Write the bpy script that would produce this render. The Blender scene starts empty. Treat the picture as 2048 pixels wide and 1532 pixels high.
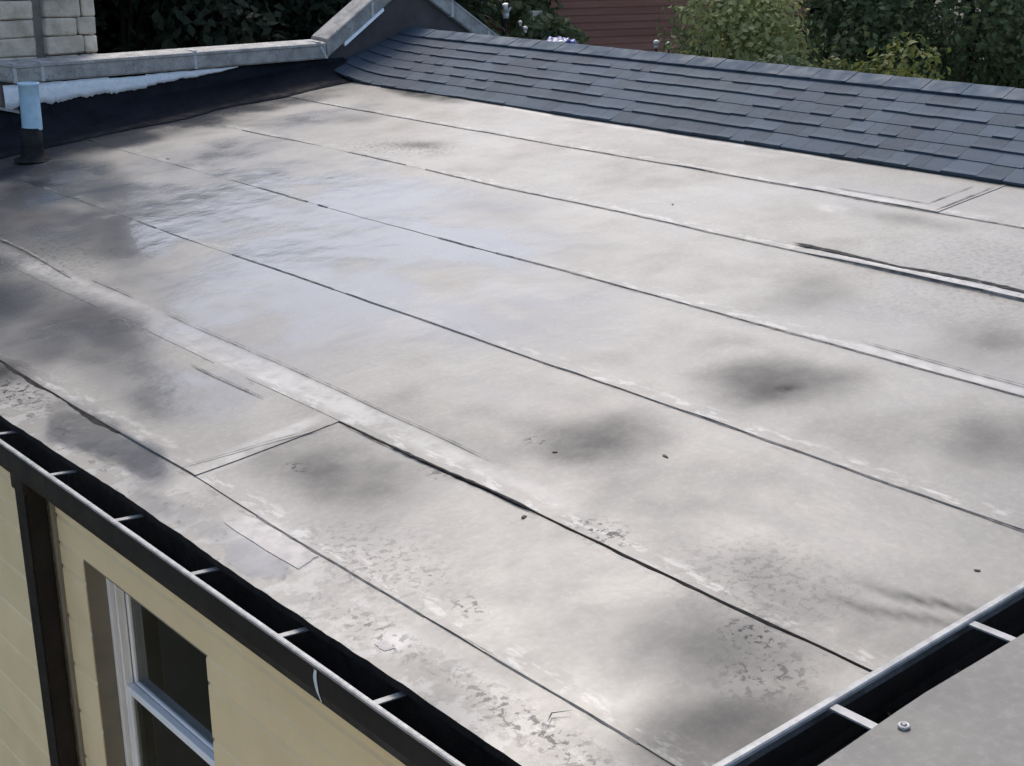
import bpy, bmesh, math, random
import numpy as np
from mathutils import Vector, Matrix, noise as mn

random.seed(7)
RNG = np.random.default_rng(11)
SC = bpy.context.scene
COL = SC.collection
rad = math.radians

# ------------------------------------------------------------------ camera
# X runs up the roof slope, Y along the eave (away from the viewer), Z up; the camera is the origin
cam_d = bpy.data.cameras.new('camera')
cam = bpy.data.objects.new('camera', cam_d)
COL.objects.link(cam)
cam.location = (0, 0, 0)
cam.rotation_euler = (rad(90 - 19.14), 0, rad(-41.24))
cam_d.sensor_width = 36
cam_d.lens = 36 * 2720 / 2048
cam_d.clip_start = 0.05
cam_d.clip_end = 900
SC.camera = cam

# ------------------------------------------------------------------ world, sun, exposure
SUN_EL, SUN_AZ = 52.0, 38.0          # azimuth clockwise from +Y: soft light from beyond the parapet
w = bpy.data.worlds.new('World')
SC.world = w
w.use_nodes = True
nt = w.node_tree
nt.nodes.clear()
sky = nt.nodes.new('ShaderNodeTexSky')
sky.sky_type = 'NISHITA'
sky.sun_disc = False
sky.sun_elevation = rad(SUN_EL)
sky.sun_rotation = rad(SUN_AZ)
sky.air_density = 1.0
sky.dust_density = 3.0
sky.ozone_density = 1.0
bg = nt.nodes.new('ShaderNodeBackground')
bg.inputs['Strength'].default_value = 0.13
wo = nt.nodes.new('ShaderNodeOutputWorld')
nt.links.new(sky.outputs[0], bg.inputs[0])
nt.links.new(bg.outputs[0], wo.inputs[0])
sd = bpy.data.lights.new('sun', 'SUN')
sd.energy = 1.15
sd.angle = rad(22)
sd.color = (1.0, 0.95, 0.88)
sun = bpy.data.objects.new('sun', sd)
COL.objects.link(sun)
_dir = Vector((math.sin(rad(SUN_AZ)) * math.cos(rad(SUN_EL)), math.cos(rad(SUN_AZ)) * math.cos(rad(SUN_EL)), math.sin(rad(SUN_EL))))
sun.rotation_euler = _dir.to_track_quat('Z', 'Y').to_euler()
sun.location = _dir * 60
SC.view_settings.view_transform = 'Standard'
SC.view_settings.look = 'None'
SC.view_settings.gamma = 1.0
SC.view_settings.exposure = 0.92
SC.view_settings.use_curve_mapping = False
SC.render.engine = 'CYCLES'
SC.cycles.use_denoising = True
SC.cycles.max_bounces = 6

GZ = -8.0                                # ground level


def roof_z(x):
    return -1.87 + 0.0968 * (x - 2.745)


# ------------------------------------------------------------------ object helpers
def tag(o, label=None, cat=None, group=None, kind=None):
    if label: o['label'] = label
    if cat: o['category'] = cat
    if group: o['group'] = group
    if kind: o['kind'] = kind
    return o


def link(name, me, mat=None, parent=None):
    o = bpy.data.objects.new(name, me)
    COL.objects.link(o)
    if mat is not None and not me.materials:
        me.materials.append(mat)
    if parent is not None:
        o.parent = parent
        o.matrix_parent_inverse = Matrix.Translation(-Vector(parent_loc(parent)))
    return o


def parent_loc(p):
    l = Vector(p.location)
    return l


def empty(name, loc, label, cat, group=None):
    o = bpy.data.objects.new(name, None)
    COL.objects.link(o)
    o.location = loc
    o.empty_display_size = 0.2
    return tag(o, label, cat, group)


def obj(name, bm, mat, parent=None, smooth=False):
    bmesh.ops.recalc_face_normals(bm, faces=bm.faces)
    me = bpy.data.meshes.new(name)
    bm.to_mesh(me)
    bm.free()
    if smooth:
        me.polygons.foreach_set('use_smooth', [True] * len(me.polygons))
    return link(name, me, mat, parent)


def pydata(name, v, f, mat, parent=None, smooth=False):
    me = bpy.data.meshes.new(name)
    me.from_pydata([tuple(a) for a in v], [], [tuple(a) for a in f])
    me.update()
    if smooth:
        me.polygons.foreach_set('use_smooth', [True] * len(me.polygons))
    return link(name, me, mat, parent)


def add_box(bm, x0, x1, y0, y1, z0, z1, bev=0.0, jit=0.0, rot=None):
    vs = []
    for x in (x0, x1):
        for y in (y0, y1):
            for z in (z0, z1):
                p = Vector((x, y, z))
                if jit:
                    p += Vector((random.uniform(-jit, jit), random.uniform(-jit, jit), random.uniform(-jit, jit)))
                vs.append(bm.verts.new(p))
    fs = []
    for q in ((0, 1, 3, 2), (4, 6, 7, 5), (0, 4, 5, 1), (2, 3, 7, 6), (0, 2, 6, 4), (1, 5, 7, 3)):
        fs.append(bm.faces.new([vs[i] for i in q]))
    if rot is not None:
        c = Vector(((x0 + x1) / 2, (y0 + y1) / 2, (z0 + z1) / 2))
        for v in vs:
            v.co = c + rot @ (v.co - c)
    if bev:
        es = list({e for f in fs for e in f.edges})
        bmesh.ops.bevel(bm, geom=es, offset=bev, segments=1, affect='EDGES', profile=0.5)
    return vs


def box(name, x0, x1, y0, y1, z0, z1, mat, parent=None, bev=0.0, jit=0.0, rot=None):
    bm = bmesh.new()
    add_box(bm, x0, x1, y0, y1, z0, z1, bev, jit, rot)
    return obj(name, bm, mat, parent)


def add_prism(bm, prof, axis, a0, a1):
    """extrude a closed 2-D profile along an axis ('y': profile in x,z; 'x': profile in y,z)"""
    def P(p, a):
        return (p[0], a, p[1]) if axis == 'y' else (a, p[0], p[1])
    A = [bm.verts.new(P(p, a0)) for p in prof]
    B = [bm.verts.new(P(p, a1)) for p in prof]
    n = len(prof)
    for i in range(n):
        bm.faces.new((A[i], A[(i + 1) % n], B[(i + 1) % n], B[i]))
    bm.faces.new(A)
    bm.faces.new(list(reversed(B)))
    return A + B


def add_tube(bm, p0, p1, r0, r1, seg=12, cap=True):
    p0, p1 = Vector(p0), Vector(p1)
    q = (p1 - p0).to_track_quat('Z', 'Y')
    R0, R1 = [], []
    for i in range(seg):
        a = 2 * math.pi * i / seg
        d = q @ Vector((math.cos(a), math.sin(a), 0))
        R0.append(bm.verts.new(p0 + d * r0))
        R1.append(bm.verts.new(p1 + d * r1))
    for i in range(seg):
        j = (i + 1) % seg
        bm.faces.new((R0[i], R0[j], R1[j], R1[i]))
    if cap:
        bm.faces.new(list(reversed(R0)))
        bm.faces.new(R1)


def fn(x, y, z=0.0):
    return mn.noise(Vector((x, y, z)))


# ------------------------------------------------------------------ material helpers
class NT:
    def __init__(s, name):
        s.m = bpy.data.materials.new(name)
        s.m.use_nodes = True
        s.t = s.m.node_tree
        s.b = s.t.nodes['Principled BSDF']

    def n(s, typ, **kw):
        nd = s.t.nodes.new(typ)
        for k, v in kw.items():
            setattr(nd, k, v)
        return nd

    def l(s, a, b):
        s.t.links.new(a, b)

    def val(s, sock, v):
        if hasattr(v, 'is_linked') or isinstance(v, bpy.types.NodeSocket):
            s.l(v, sock)
        else:
            sock.default_value = v

    def math(s, op, a, b=0.0, clamp=False):
        nd = s.n('ShaderNodeMath', operation=op)
        nd.use_clamp = clamp
        s.val(nd.inputs[0], a)
        s.val(nd.inputs[1], b)
        return nd.outputs[0]

    def noise(s, vec, scale, detail=4.0, rough=0.55, dist=0.0, color=False):
        nd = s.n('ShaderNodeTexNoise')
        s.l(vec, nd.inputs['Vector'])
        nd.inputs['Scale'].default_value = scale
        nd.inputs['Detail'].default_value = detail
        nd.inputs['Roughness'].default_value = rough
        nd.inputs['Distortion'].default_value = dist
        return nd.outputs['Color' if color else 'Fac']

    def ramp(s, fac, lo, hi, a=0.0, b=1.0, smooth=True):
        nd = s.n('ShaderNodeMapRange')
        nd.interpolation_type = 'SMOOTHSTEP' if smooth else 'LINEAR'
        s.val(nd.inputs['Value'], fac)
        nd.inputs['From Min'].default_value = lo
        nd.inputs['From Max'].default_value = hi
        nd.inputs['To Min'].default_value = a
        nd.inputs['To Max'].default_value = b
        return nd.outputs[0]

    def mix(s, fac, a, b, mode='MIX'):
        nd = s.n('ShaderNodeMix', data_type='RGBA', blend_type=mode)
        s.val(nd.inputs[0], fac)
        for sock, v in ((nd.inputs[6], a), (nd.inputs[7], b)):
            if isinstance(v, (tuple, list)):
                sock.default_value = (*v, 1.0) if len(v) == 3 else v
            else:
                s.l(v, sock)
        return nd.outputs[2]

    def pos(s, flat=False, scale=None):
        g = s.n('ShaderNodeNewGeometry').outputs['Position']
        if flat or scale:
            nd = s.n('ShaderNodeVectorMath', operation='MULTIPLY')
            s.l(g, nd.inputs[0])
            nd.inputs[1].default_value = scale or (1, 1, 0)
            return nd.outputs[0]
        return g

    def rand(s):
        return s.n('ShaderNodeObjectInfo').outputs['Random']

    def bump(s, h, strength, dist=0.01, prev=None):
        nd = s.n('ShaderNodeBump')
        nd.inputs['Strength'].default_value = strength
        nd.inputs['Distance'].default_value = dist
        s.l(h, nd.inputs['Height'])
        if prev is not None:
            s.l(prev, nd.inputs['Normal'])
        return nd.outputs[0]

    def set(s, color=None, rough=None, normal=None, metal=None, spec=None):
        b = s.b
        if color is not None:
            if isinstance(color, (tuple, list)):
                b.inputs['Base Color'].default_value = (*color, 1)
            else:
                s.l(color, b.inputs['Base Color'])
        if rough is not None: s.val(b.inputs['Roughness'], rough)
        if normal is not None: s.l(normal, b.inputs['Normal'])
        if metal is not None: b.inputs['Metallic'].default_value = metal
        if spec is not None: b.inputs['Specular IOR Level'].default_value = spec
        return s.m


def weathered(name, c1, c2, scale=6.0, rough=0.7, bump=0.3, fine=60.0, dist=0.004, jitter=0.12, speck=0.0, speck_c=(0.03, 0.03, 0.03), spec=None, stretch=None):
    """base colour between c1 and c2 by noise, per-object tint, fine grain relief, dark specks"""
    s = NT(name)
    p = s.pos(scale=stretch) if stretch else s.pos()
    c = s.mix(s.ramp(s.noise(p, scale, 6, 0.6), 0.32, 0.68), c1, c2)
    if jitter:
        k = s.ramp(s.rand(), 0, 1, 1 - jitter, 1 + jitter, False)
        nd = s.n('ShaderNodeVectorMath', operation='SCALE')
        s.l(c, nd.inputs[0]); s.l(k, nd.inputs['Scale'])
        c = nd.outputs[0]
    if speck:
        c = s.mix(s.ramp(s.noise(p, scale * 6, 5, 0.7), 0.66 - 0.16 * speck, 0.74 - 0.1 * speck), c, speck_c)
    f = s.noise(p, fine, 4, 0.7)
    r = s.ramp(s.noise(p, scale * 2.3, 3), 0.3, 0.7, max(0.05, rough - 0.12), min(1, rough + 0.12))
    return s.set(c, r, s.bump(f, bump, dist), spec=spec)


# ------------------------------------------------------------------ the roof membrane
def make_roof_material(name, full=True):
    s = NT(name)
    p = s.pos(flat=True)
    pl = p
    if full:
        at = s.n('ShaderNodeAttribute', attribute_name='marks')
        sep = s.n('ShaderNodeSeparateColor'); s.l(at.outputs['Color'], sep.inputs[0])
        a_stain_shade, a_wet, a_pale, a_fleck = sep.outputs[0], sep.outputs[1], sep.outputs[2], at.outputs['Alpha']
        a_pond = s.n('ShaderNodeAttribute', attribute_name='pond').outputs['Fac']

    n_big = s.noise(p, 0.75, 5, 0.55)
    n_mid = s.noise(p, 4.0, 6, 0.6)
    n_fine = s.noise(p, 38.0, 5, 0.7)
    n_grain = s.noise(p, 260.0, 2, 0.6)
    col = s.mix(s.ramp(n_big, 0.3, 0.7), (0.158, 0.150, 0.132), (0.222, 0.211, 0.187))
    col = s.mix(s.ramp(n_mid, 0.35, 0.72, 0.0, 0.5), col, (0.135, 0.130, 0.119))
    col = s.mix(s.ramp(n_fine, 0.42, 0.75, 0.0, 0.3), col, (0.33, 0.32, 0.30))
    k = s.ramp(s.rand(), 0, 1, 0.93, 1.05, False)
    nd = s.n('ShaderNodeVectorMath', operation='SCALE'); s.l(col, nd.inputs[0]); s.l(k, nd.inputs['Scale'])
    col = nd.outputs[0]
    if full:
        # pale coated bands along the laps and patched spots
        pale = a_pale
        pale = s.math('MULTIPLY', pale, s.ramp(s.noise(p, 9, 5, 0.65), 0.3, 0.6, 0.25, 1.0))
        col = s.mix(pale, col, (0.42, 0.405, 0.38))
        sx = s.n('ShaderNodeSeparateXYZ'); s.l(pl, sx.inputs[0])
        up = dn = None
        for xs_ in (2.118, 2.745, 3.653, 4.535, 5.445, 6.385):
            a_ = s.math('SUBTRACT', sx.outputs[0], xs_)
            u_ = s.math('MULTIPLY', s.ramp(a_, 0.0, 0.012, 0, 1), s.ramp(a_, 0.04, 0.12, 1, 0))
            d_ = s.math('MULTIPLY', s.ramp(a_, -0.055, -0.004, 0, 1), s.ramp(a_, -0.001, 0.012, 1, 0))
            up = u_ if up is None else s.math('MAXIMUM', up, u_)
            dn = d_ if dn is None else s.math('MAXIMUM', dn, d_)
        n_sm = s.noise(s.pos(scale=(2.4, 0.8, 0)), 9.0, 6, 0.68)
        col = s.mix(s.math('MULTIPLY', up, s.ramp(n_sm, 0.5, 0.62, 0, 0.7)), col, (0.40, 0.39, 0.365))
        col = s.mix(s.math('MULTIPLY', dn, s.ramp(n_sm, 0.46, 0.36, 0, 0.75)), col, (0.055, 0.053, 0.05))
        ev = s.math('MULTIPLY', s.ramp(sx.outputs[0], 2.10, 2.02, 0, 1), s.ramp(s.noise(p, 7.0, 7, 0.7), 0.50, 0.56))
        col = s.mix(s.math('MULTIPLY', ev, 0.55), col, (0.33, 0.318, 0.298))
        ev2 = s.math('MULTIPLY', s.ramp(sx.outputs[0], 2.12, 1.95, 0, 1), s.ramp(s.noise(p, 11.0, 7, 0.72, 0.5), 0.58, 0.62))
        col = s.mix(s.math('MULTIPLY', ev2, 0.9), col, (0.07, 0.068, 0.066))
        # soft dark dried-pond rings and dirt, plus painted shade and reflections
        stain_shade = a_stain_shade
        stain_shade = s.math('MULTIPLY', stain_shade, s.ramp(n_mid, 0.25, 0.7, 0.75, 1.0))
        stain_shade = s.math('MULTIPLY', stain_shade, 1.25, clamp=True)
        col = s.mix(stain_shade, col, (0.032, 0.031, 0.031))
        # scuffed dark flecks where the coating has come away
        cl = a_fleck
        fl = s.ramp(s.noise(p, 34.0, 5, 0.66, 0.3), 0.525, 0.575)
        fl = s.math('MULTIPLY', fl, cl)
        col = s.mix(s.math('MULTIPLY', fl, 0.95, clamp=True), col, (0.04, 0.04, 0.042))
        # the film of rain water
        wet = a_wet
        brk = s.ramp(s.noise(s.pos(scale=(1.3, 0.8, 0)), 1.6, 2, 0.5), 0.22, 0.58, 0.15, 1.0)
        wet = s.math('MULTIPLY', wet, brk)
        # dark reflection streaks painted into the film, drawn out across the view
        mp = s.n('ShaderNodeMapping'); mp.inputs['Rotation'].default_value = (0, 0, rad(41)); mp.inputs['Scale'].default_value = (0.8, 3.4, 1)
        s.l(p, mp.inputs['Vector'])
        n_st = s.noise(mp.outputs[0], 1.7, 4, 0.6, 0.4)
        refl_streak = s.math('MULTIPLY', wet, s.ramp(n_st, 0.54, 0.70, 0, 0.75))
        col = s.mix(refl_streak, col, (0.05, 0.05, 0.055))
        wet = s.math('MULTIPLY', wet, s.ramp(n_st, 0.22, 0.42, 0.5, 1.0))
        damp = s.math('MAXIMUM', wet, s.math('MULTIPLY', a_pond, 0.35))
        wet = s.math('MAXIMUM', wet, a_pond)
    else:
        wet = s.ramp(n_big, 0.5, 0.8, 0.0, 0.2)
        damp = wet
        col = s.mix(s.ramp(s.noise(p, 1.7, 3), 0.55, 0.75, 0.0, 0.4), col, (0.125, 0.122, 0.117))
        col = s.mix(0.22, col, (0.03, 0.03, 0.03))
    col = s.mix(s.math('MULTIPLY', damp, 0.8, clamp=True), col, (0.060, 0.064, 0.074))
    n_sh = s.noise(p, 1.15, 3, 0.5, 0.3)
    rough = s.math('SUBTRACT', s.math('ADD', s.ramp(n_mid, 0.3, 0.7, -0.04, 0.05), s.ramp(n_sh, 0.34, 0.66, 0.37, 0.56)), s.math('MULTIPLY', wet, 0.32), clamp=True)
    h = s.math('ADD', s.math('MULTIPLY', n_fine, 0.6), s.math('MULTIPLY', n_grain, 0.25))
    h2 = s.math('MULTIPLY', h, s.ramp(wet, 0.0, 0.9, 1.0, 0.12))
    n1 = s.bump(s.noise(p, 5.0, 3, 0.5), 0.35, 0.012)
    sp = 0.5
    if full:
        sp = s.math('MAXIMUM', 0.5, wet)
        sp = s.math('MULTIPLY', sp, s.math('SUBTRACT', 1.0, s.math('MULTIPLY', s.math('MAXIMUM', stain_shade, s.math('MULTIPLY', fl, 0.9, clamp=True)), 0.88)))
        rough = s.math('ADD', rough, s.math('MULTIPLY', s.math('SUBTRACT', 1.0, wet), s.math('MULTIPLY', stain_shade, 0.3)), clamp=True)
        s.val(s.b.inputs['Specular IOR Level'], sp)
    else:
        rough = s.math('ADD', rough, 0.18, clamp=True)
    rough = s.math('MAXIMUM', rough, 0.17)
    return s.set(col, rough, s.bump(h2, 0.35, 0.003, n1))


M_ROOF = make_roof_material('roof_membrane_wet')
M_ROOF2 = make_roof_material('roof_membrane_dry', False)
M_TAR = weathered('bitumen_tar', (0.010, 0.010, 0.011), (0.022, 0.021, 0.021), 14, 0.75, 0.5, 90, 0.004, 0.0, spec=0.15)
M_SEAM = weathered('seam_grime', (0.07, 0.067, 0.063), (0.19, 0.183, 0.17), 16, 0.7, 0.4, 90, 0.003, 0.0)
M_FLASH = weathered('black_flashing', (0.007, 0.008, 0.012), (0.013, 0.014, 0.019), 5, 0.7, 0.6, 22, 0.012, 0.0, spec=0.12)
M_GUTTER = weathered('gutter_brown_paint', (0.018, 0.016, 0.014), (0.027, 0.024, 0.021), 4, 0.5, 0.10, 120, 0.001, 0.0, spec=0.2)
M_TROUGH = weathered('gutter_inside_dirt', (0.004, 0.004, 0.004), (0.020, 0.016, 0.013), 9, 0.5, 0.5, 40, 0.006, 0.0)
M_RIM = weathered('gutter_worn_metal', (0.22, 0.22, 0.215), (0.36, 0.355, 0.34), 22, 0.45, 0.15, 150, 0.001, 0.05, 0.35, (0.16, 0.15, 0.14))
M_WALL = weathered('yellow_board_paint', (0.74, 0.595, 0.345), (0.79, 0.64, 0.38), 3, 0.6, 0.10, 140, 0.001, 0.035)
M_JAMB = weathered('jamb_shade_paint', (0.17, 0.155, 0.12), (0.22, 0.20, 0.155), 5, 0.65, 0.15, 90, 0.002, 0.0)  # wall paint darkened, the jamb's shade put into the colour
M_PIPE = weathered('downpipe_dark_paint', (0.012, 0.010, 0.010), (0.021, 0.018, 0.017), 5, 0.5, 0.08, 100, 0.001, 0.0, spec=0.2)
M_VINYL = weathered('white_window_vinyl', (0.80, 0.80, 0.79), (0.86, 0.86, 0.85), 4, 0.4, 0.04, 120, 0.0005, 0.0)
M_STONE = weathered('pier_stone', (0.42, 0.355, 0.275), (0.64, 0.56, 0.455), 7, 0.85, 0.8, 26, 0.02, 0.14, 0.3, (0.24, 0.22, 0.19))
M_COPE = weathered('coping_stone', (0.24, 0.235, 0.225), (0.40, 0.39, 0.37), 9, 0.8, 0.6, 45, 0.008, 0.07, 0.6, (0.09, 0.09, 0.085))
M_MORTAR = weathered('mortar', (0.42, 0.42, 0.42), (0.52, 0.52, 0.51), 20, 0.9, 0.4, 60, 0.003, 0.0)
M_CORE = weathered('dark_joint', (0.16, 0.148, 0.13), (0.24, 0.22, 0.195), 12, 0.95, 0.4, 60, 0.004, 0.0)
M_RENDER = weathered('dark_render', (0.055, 0.050, 0.053), (0.075, 0.068, 0.072), 3, 0.9, 0.3, 50, 0.003, 0.0)
M_BROWN = weathered('brown_masonry', (0.12, 0.10, 0.085), (0.20, 0.17, 0.15), 14, 0.9, 0.5, 40, 0.006, 0.0)
M_SILVER = weathered('silver_coating', (0.78, 0.83, 0.88), (0.90, 0.93, 0.95), 22, 0.4, 0.9, 60, 0.008, 0.0, 0.5, (0.24, 0.30, 0.36))
M_BLUE = weathered('pale_blue_coating', (0.32, 0.50, 0.62), (0.45, 0.62, 0.72), 8, 0.4, 0.3, 50, 0.003, 0.0)
M_BRICKRED = weathered('red_board', (0.40, 0.175, 0.125), (0.48, 0.225, 0.165), 2, 0.8, 0.2, 30, 0.004, 0.09, stretch=(0.3, 0.3, 3.0))
M_GREYPIPE = weathered('grey_metal', (0.10, 0.11, 0.12), (0.14, 0.15, 0.16), 4, 0.5, 0.1, 60, 0.001, 0.0)
M_CREAM = weathered('cream_plastic', (0.74, 0.66, 0.52), (0.80, 0.72, 0.58), 6, 0.5, 0.1, 60, 0.001, 0.0)
M_WHITE = weathered('white_glass', (0.78, 0.78, 0.76), (0.84, 0.84, 0.82), 6, 0.3, 0.0, 60, 0.001, 0.0)
M_TARP = weathered('blue_tarp', (0.03, 0.05, 0.22), (0.05, 0.09, 0.32), 9, 0.4, 0.5, 20, 0.01, 0.0)
M_GROUND = weathered('ground_soil_grass', (0.035, 0.045, 0.02), (0.075, 0.065, 0.045), 0.6, 0.95, 0.6, 9, 0.05, 0.0)
M_BARK = weathered('bark', (0.014, 0.012, 0.010), (0.030, 0.026, 0.021), 8, 0.9, 0.8, 25, 0.02, 0.05)
M_SLATEROOF = weathered('grey_tile_roof', (0.07, 0.07, 0.075), (0.10, 0.10, 0.105), 3, 0.8, 0.3, 30, 0.005, 0.05)
M_STEEL = weathered('bolt_steel', (0.26, 0.25, 0.235), (0.46, 0.45, 0.42), 90, 0.4, 0.3, 200, 0.001, 0.0)
M_DEAD = weathered('dead_leaf', (0.03, 0.022, 0.016), (0.10, 0.07, 0.045), 30, 0.85, 0.4, 90, 0.002, 0.3)
M_PATCH = weathered('pale_patch', (0.30, 0.28, 0.26), (0.40, 0.372, 0.345), 10, 0.6, 0.4, 60, 0.003, 0.0, 0.25, (0.30, 0.28, 0.26))
M_DRIP = weathered('bird_lime', (0.50, 0.58, 0.58), (0.66, 0.70, 0.68), 30, 0.6, 0.4, 80, 0.002, 0.0)


def make_shingle_material():
    s = NT('slate_blue_shingle')
    p = s.pos()
    k = s.rand()
    c = s.mix(s.ramp(k, 0.0, 1.0, 0, 1, False), (0.019, 0.035, 0.056), (0.042, 0.070, 0.103))
    c = s.mix(s.ramp(s.noise(p, 1.1, 3), 0.4, 0.7, 0.0, 0.35), c, (0.045, 0.068, 0.072))
    c = s.mix(s.ramp(s.noise(p, 230, 2, 0.8), 0.45, 0.7, 0.0, 0.55), c, (0.13, 0.15, 0.17))
    return s.set(c, 0.85, s.bump(s.noise(p, 300, 3, 0.8), 0.6, 0.002))


M_SHINGLE = make_shingle_material()
M_CAP = weathered('ridge_cap_granules', (0.040, 0.064, 0.092), (0.050, 0.077, 0.108), 3, 0.85, 0.5, 280, 0.002, 0.06)


def make_glass():
    s = NT('dark_window_glass')
    s.b.inputs['Base Color'].default_value = (0.30, 0.42, 0.42, 1)
    s.b.inputs['Roughness'].default_value = 0.02
    s.b.inputs['Transmission Weight'].default_value = 1.0
    s.b.inputs['IOR'].default_value = 1.45
    return s.m


M_GLASS = make_glass()


def foliage(name, c1, c2, c3):
    s = NT(name)
    p = s.pos()
    c = s.mix(s.ramp(s.noise(p, 1.3, 4, 0.6), 0.35, 0.65), c1, c2)
    c = s.mix(s.ramp(s.noise(p, 9, 2, 0.6), 0.5, 0.7, 0, 0.8), c, c3)
    s.b.inputs['Specular IOR Level'].default_value = 0.25
    s.set(c, 0.65)
    tr = s.n('ShaderNodeBsdfTranslucent')
    s.l(c, tr.inputs['Color'])
    mx = s.n('ShaderNodeMixShader')
    mx.inputs[0].default_value = 0.38
    out = s.t.nodes['Material Output']
    s.l(s.b.outputs[0], mx.inputs[1]); s.l(tr.outputs[0], mx.inputs[2])
    s.l(mx.outputs[0], out.inputs['Surface'])
    return s.m


F_DARK = foliage('foliage_dark', (0.018, 0.028, 0.016), (0.032, 0.046, 0.024), (0.045, 0.058, 0.035))
F_MID = foliage('foliage_mid', (0.065, 0.10, 0.05), (0.12, 0.16, 0.07), (0.22, 0.25, 0.13))
F_LIGHT = foliage('foliage_light', (0.26, 0.29, 0.11), (0.38, 0.39, 0.17), (0.50, 0.50, 0.28))
F_YELLOW = foliage('foliage_yellow', (0.075, 0.10, 0.03), (0.15, 0.17, 0.04), (0.23, 0.23, 0.08))

# ------------------------------------------------------------------ ground
bm = bmesh.new()
n = 24
vv = [[bm.verts.new((-300 + 600 * i / n, -300 + 600 * j / n, GZ + 0.12 * fn(i * 0.7, j * 0.7))) for j in range(n + 1)] for i in range(n + 1)]
for i in range(n):
    for j in range(n):
        bm.faces.new((vv[i][j], vv[i + 1][j], vv[i + 1][j + 1], vv[i][j + 1]))
tag(obj('ground', bm, M_GROUND), kind='structure')

M_BOUNCE = weathered('bounce_pale', (0.36, 0.35, 0.32), (0.45, 0.43, 0.40), 1.2, 0.9, 0.4, 14, 0.01, 0.0)
tag(box('bounce_slab', -9.0, 1.85, 1.3, 9.0, GZ + 0.1, GZ + 0.25, M_BOUNCE), kind='structure')  # unseen pale paving added to bounce light onto the yellow wall

# ================================================================== THE HOUSE
YN, YF = 1.20, 10.6          # near and far end of the flat roof
house = empty('house', (4.5, 6.0, GZ), 'yellow boarded house with a wet grey flat roof and a slate blue shingled ridge', 'house')

# ---- wall of horizontal boards round one window
WX = 1.90
WIN = (3.75, 4.716, -3.95, -2.395)      # y0, y1, z0, z1
wall = box('wall', WX + 0.10, WX + 0.20, YN, WIN[0] - 0.06, GZ, -2.06, M_CORE, house)
bm = bmesh.new()
add_box(bm, WX + 0.10, WX + 0.20, WIN[1] + 0.06, YF, GZ, -2.06)
add_box(bm, WX + 0.10, WX + 0.20, WIN[0] - 0.06, WIN[1] + 0.06, GZ, WIN[2])
add_box(bm, WX + 0.10, WX + 0.20, WIN[0] - 0.06, WIN[1] + 0.06, WIN[3] + 0.02, -2.06)
obj('wall_backing', bm, M_CORE, wall)


def board(y0, y1, z0, z1):
    c = 0.009
    bm = bmesh.new()
    prof = [(WX + 0.10, z0), (WX + 0.10, z1), (WX + c, z1), (WX, z1 - c * 1.6), (WX, z0 + c * 0.6), (WX + c, z0)]
    add_prism(bm, prof, 'y', y0, y1)
    return obj('siding_board', bm, M_WALL, wall)


zt = -2.06
edges = [zt, -2.275] + [-2.275 - 0.2255 * i for i in range(1, 26)]
for a, b in zip(edges[:-1], edges[1:]):
    z1, z0 = a - 0.0015, b + 0.0015
    if z0 < GZ: break
    cuts = [(YN, YF)]
    if z0 < WIN[3] and z1 > WIN[2]:
        if z1 > WIN[3] + 0.004:      # the board above the head is notched: upper strip runs through
            board(YN, YF, WIN[3], z1)
            z1 = WIN[3] - 0.0
        cuts = [(YN, WIN[0]), (WIN[1], YF)]
    for y0, y1 in cuts:
        board(y0, y1, z0, z1)

# ---- window
win = bpy.data.objects.new('window', None)
COL.objects.link(win); win.location = (WX + 0.08, (WIN[0] + WIN[1]) / 2, WIN[2])
win.parent = house; win.matrix_parent_inverse = Matrix.Translation(-Vector(house.location))


# children of the window empty are given in world coordinates
win.matrix_basis = Matrix.Identity(4)
win.location = (0, 0, 0)
y0, y1, z0, z1 = WIN
FX = WX + 0.082
bm = bmesh.new()
add_box(bm, WX + 0.004, FX + 0.02, y1 - 0.006, y1 + 0.0, z0, z1 - 0.0005)
add_box(bm, WX + 0.004, FX + 0.02, y0, y0 + 0.006, z0, z1 - 0.0005)
add_box(bm, WX + 0.004, FX + 0.02, y0 + 0.0065, y1 - 0.0065, z1 - 0.006, z1 - 0.0005)
obj('reveal', bm, M_JAMB, win)
bm = bmesh.new()
add_box(bm, FX, FX + 0.09, y1 - 0.030, y1 - 0.007, z0, z1 - 0.007, 0.002)
add_box(bm, FX, FX + 0.09, y0 + 0.007, y0 + 0.030, z0, z1 - 0.007, 0.002)
add_box(bm, FX, FX + 0.09, y0 + 0.030, y1 - 0.030, z1 - 0.028, z1 - 0.007, 0.002)
add_box(bm, FX - 0.02, FX + 0.09, y0 + 0.028, y1 - 0.028, z0, z0 + 0.035, 0.002)
obj('frame', bm, M_VINYL, win)
box('sash_track', FX + 0.015, FX + 0.05, y1 - 0.055, y1 - 0.040, z0, z1 - 0.028, M_VINYL, win, 0.002)
box('sash_track', FX + 0.015, FX + 0.05, y0 + 0.040, y0 + 0.055, z0, z1 - 0.028, M_VINYL, win, 0.002)
RZ = -2.985                      # meeting rail


def sash(x0, x1, za, zb, st, topr, botr):
    bm = bmesh.new()
    ya, yb = y0 + 0.055, y1 - 0.055
    add_box(bm, x0, x1, yb - st, yb, za, zb, 0.003)
    add_box(bm, x0, x1, ya, ya + st, za, zb, 0.003)
    add_box(bm, x0, x1, ya + st, yb - st, zb - topr, zb, 0.003)
    add_box(bm, x0, x1, ya + st, yb - st, za, za + botr, 0.003)
    s_ = obj('sash', bm, M_VINYL, win)
    box('pane', (x0 + x1) / 2 - 0.003, (x0 + x1) / 2 + 0.003, ya + st - 0.004, yb - st + 0.004, za + botr - 0.004, zb - topr + 0.004, M_GLASS, win)
    return s_


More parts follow.
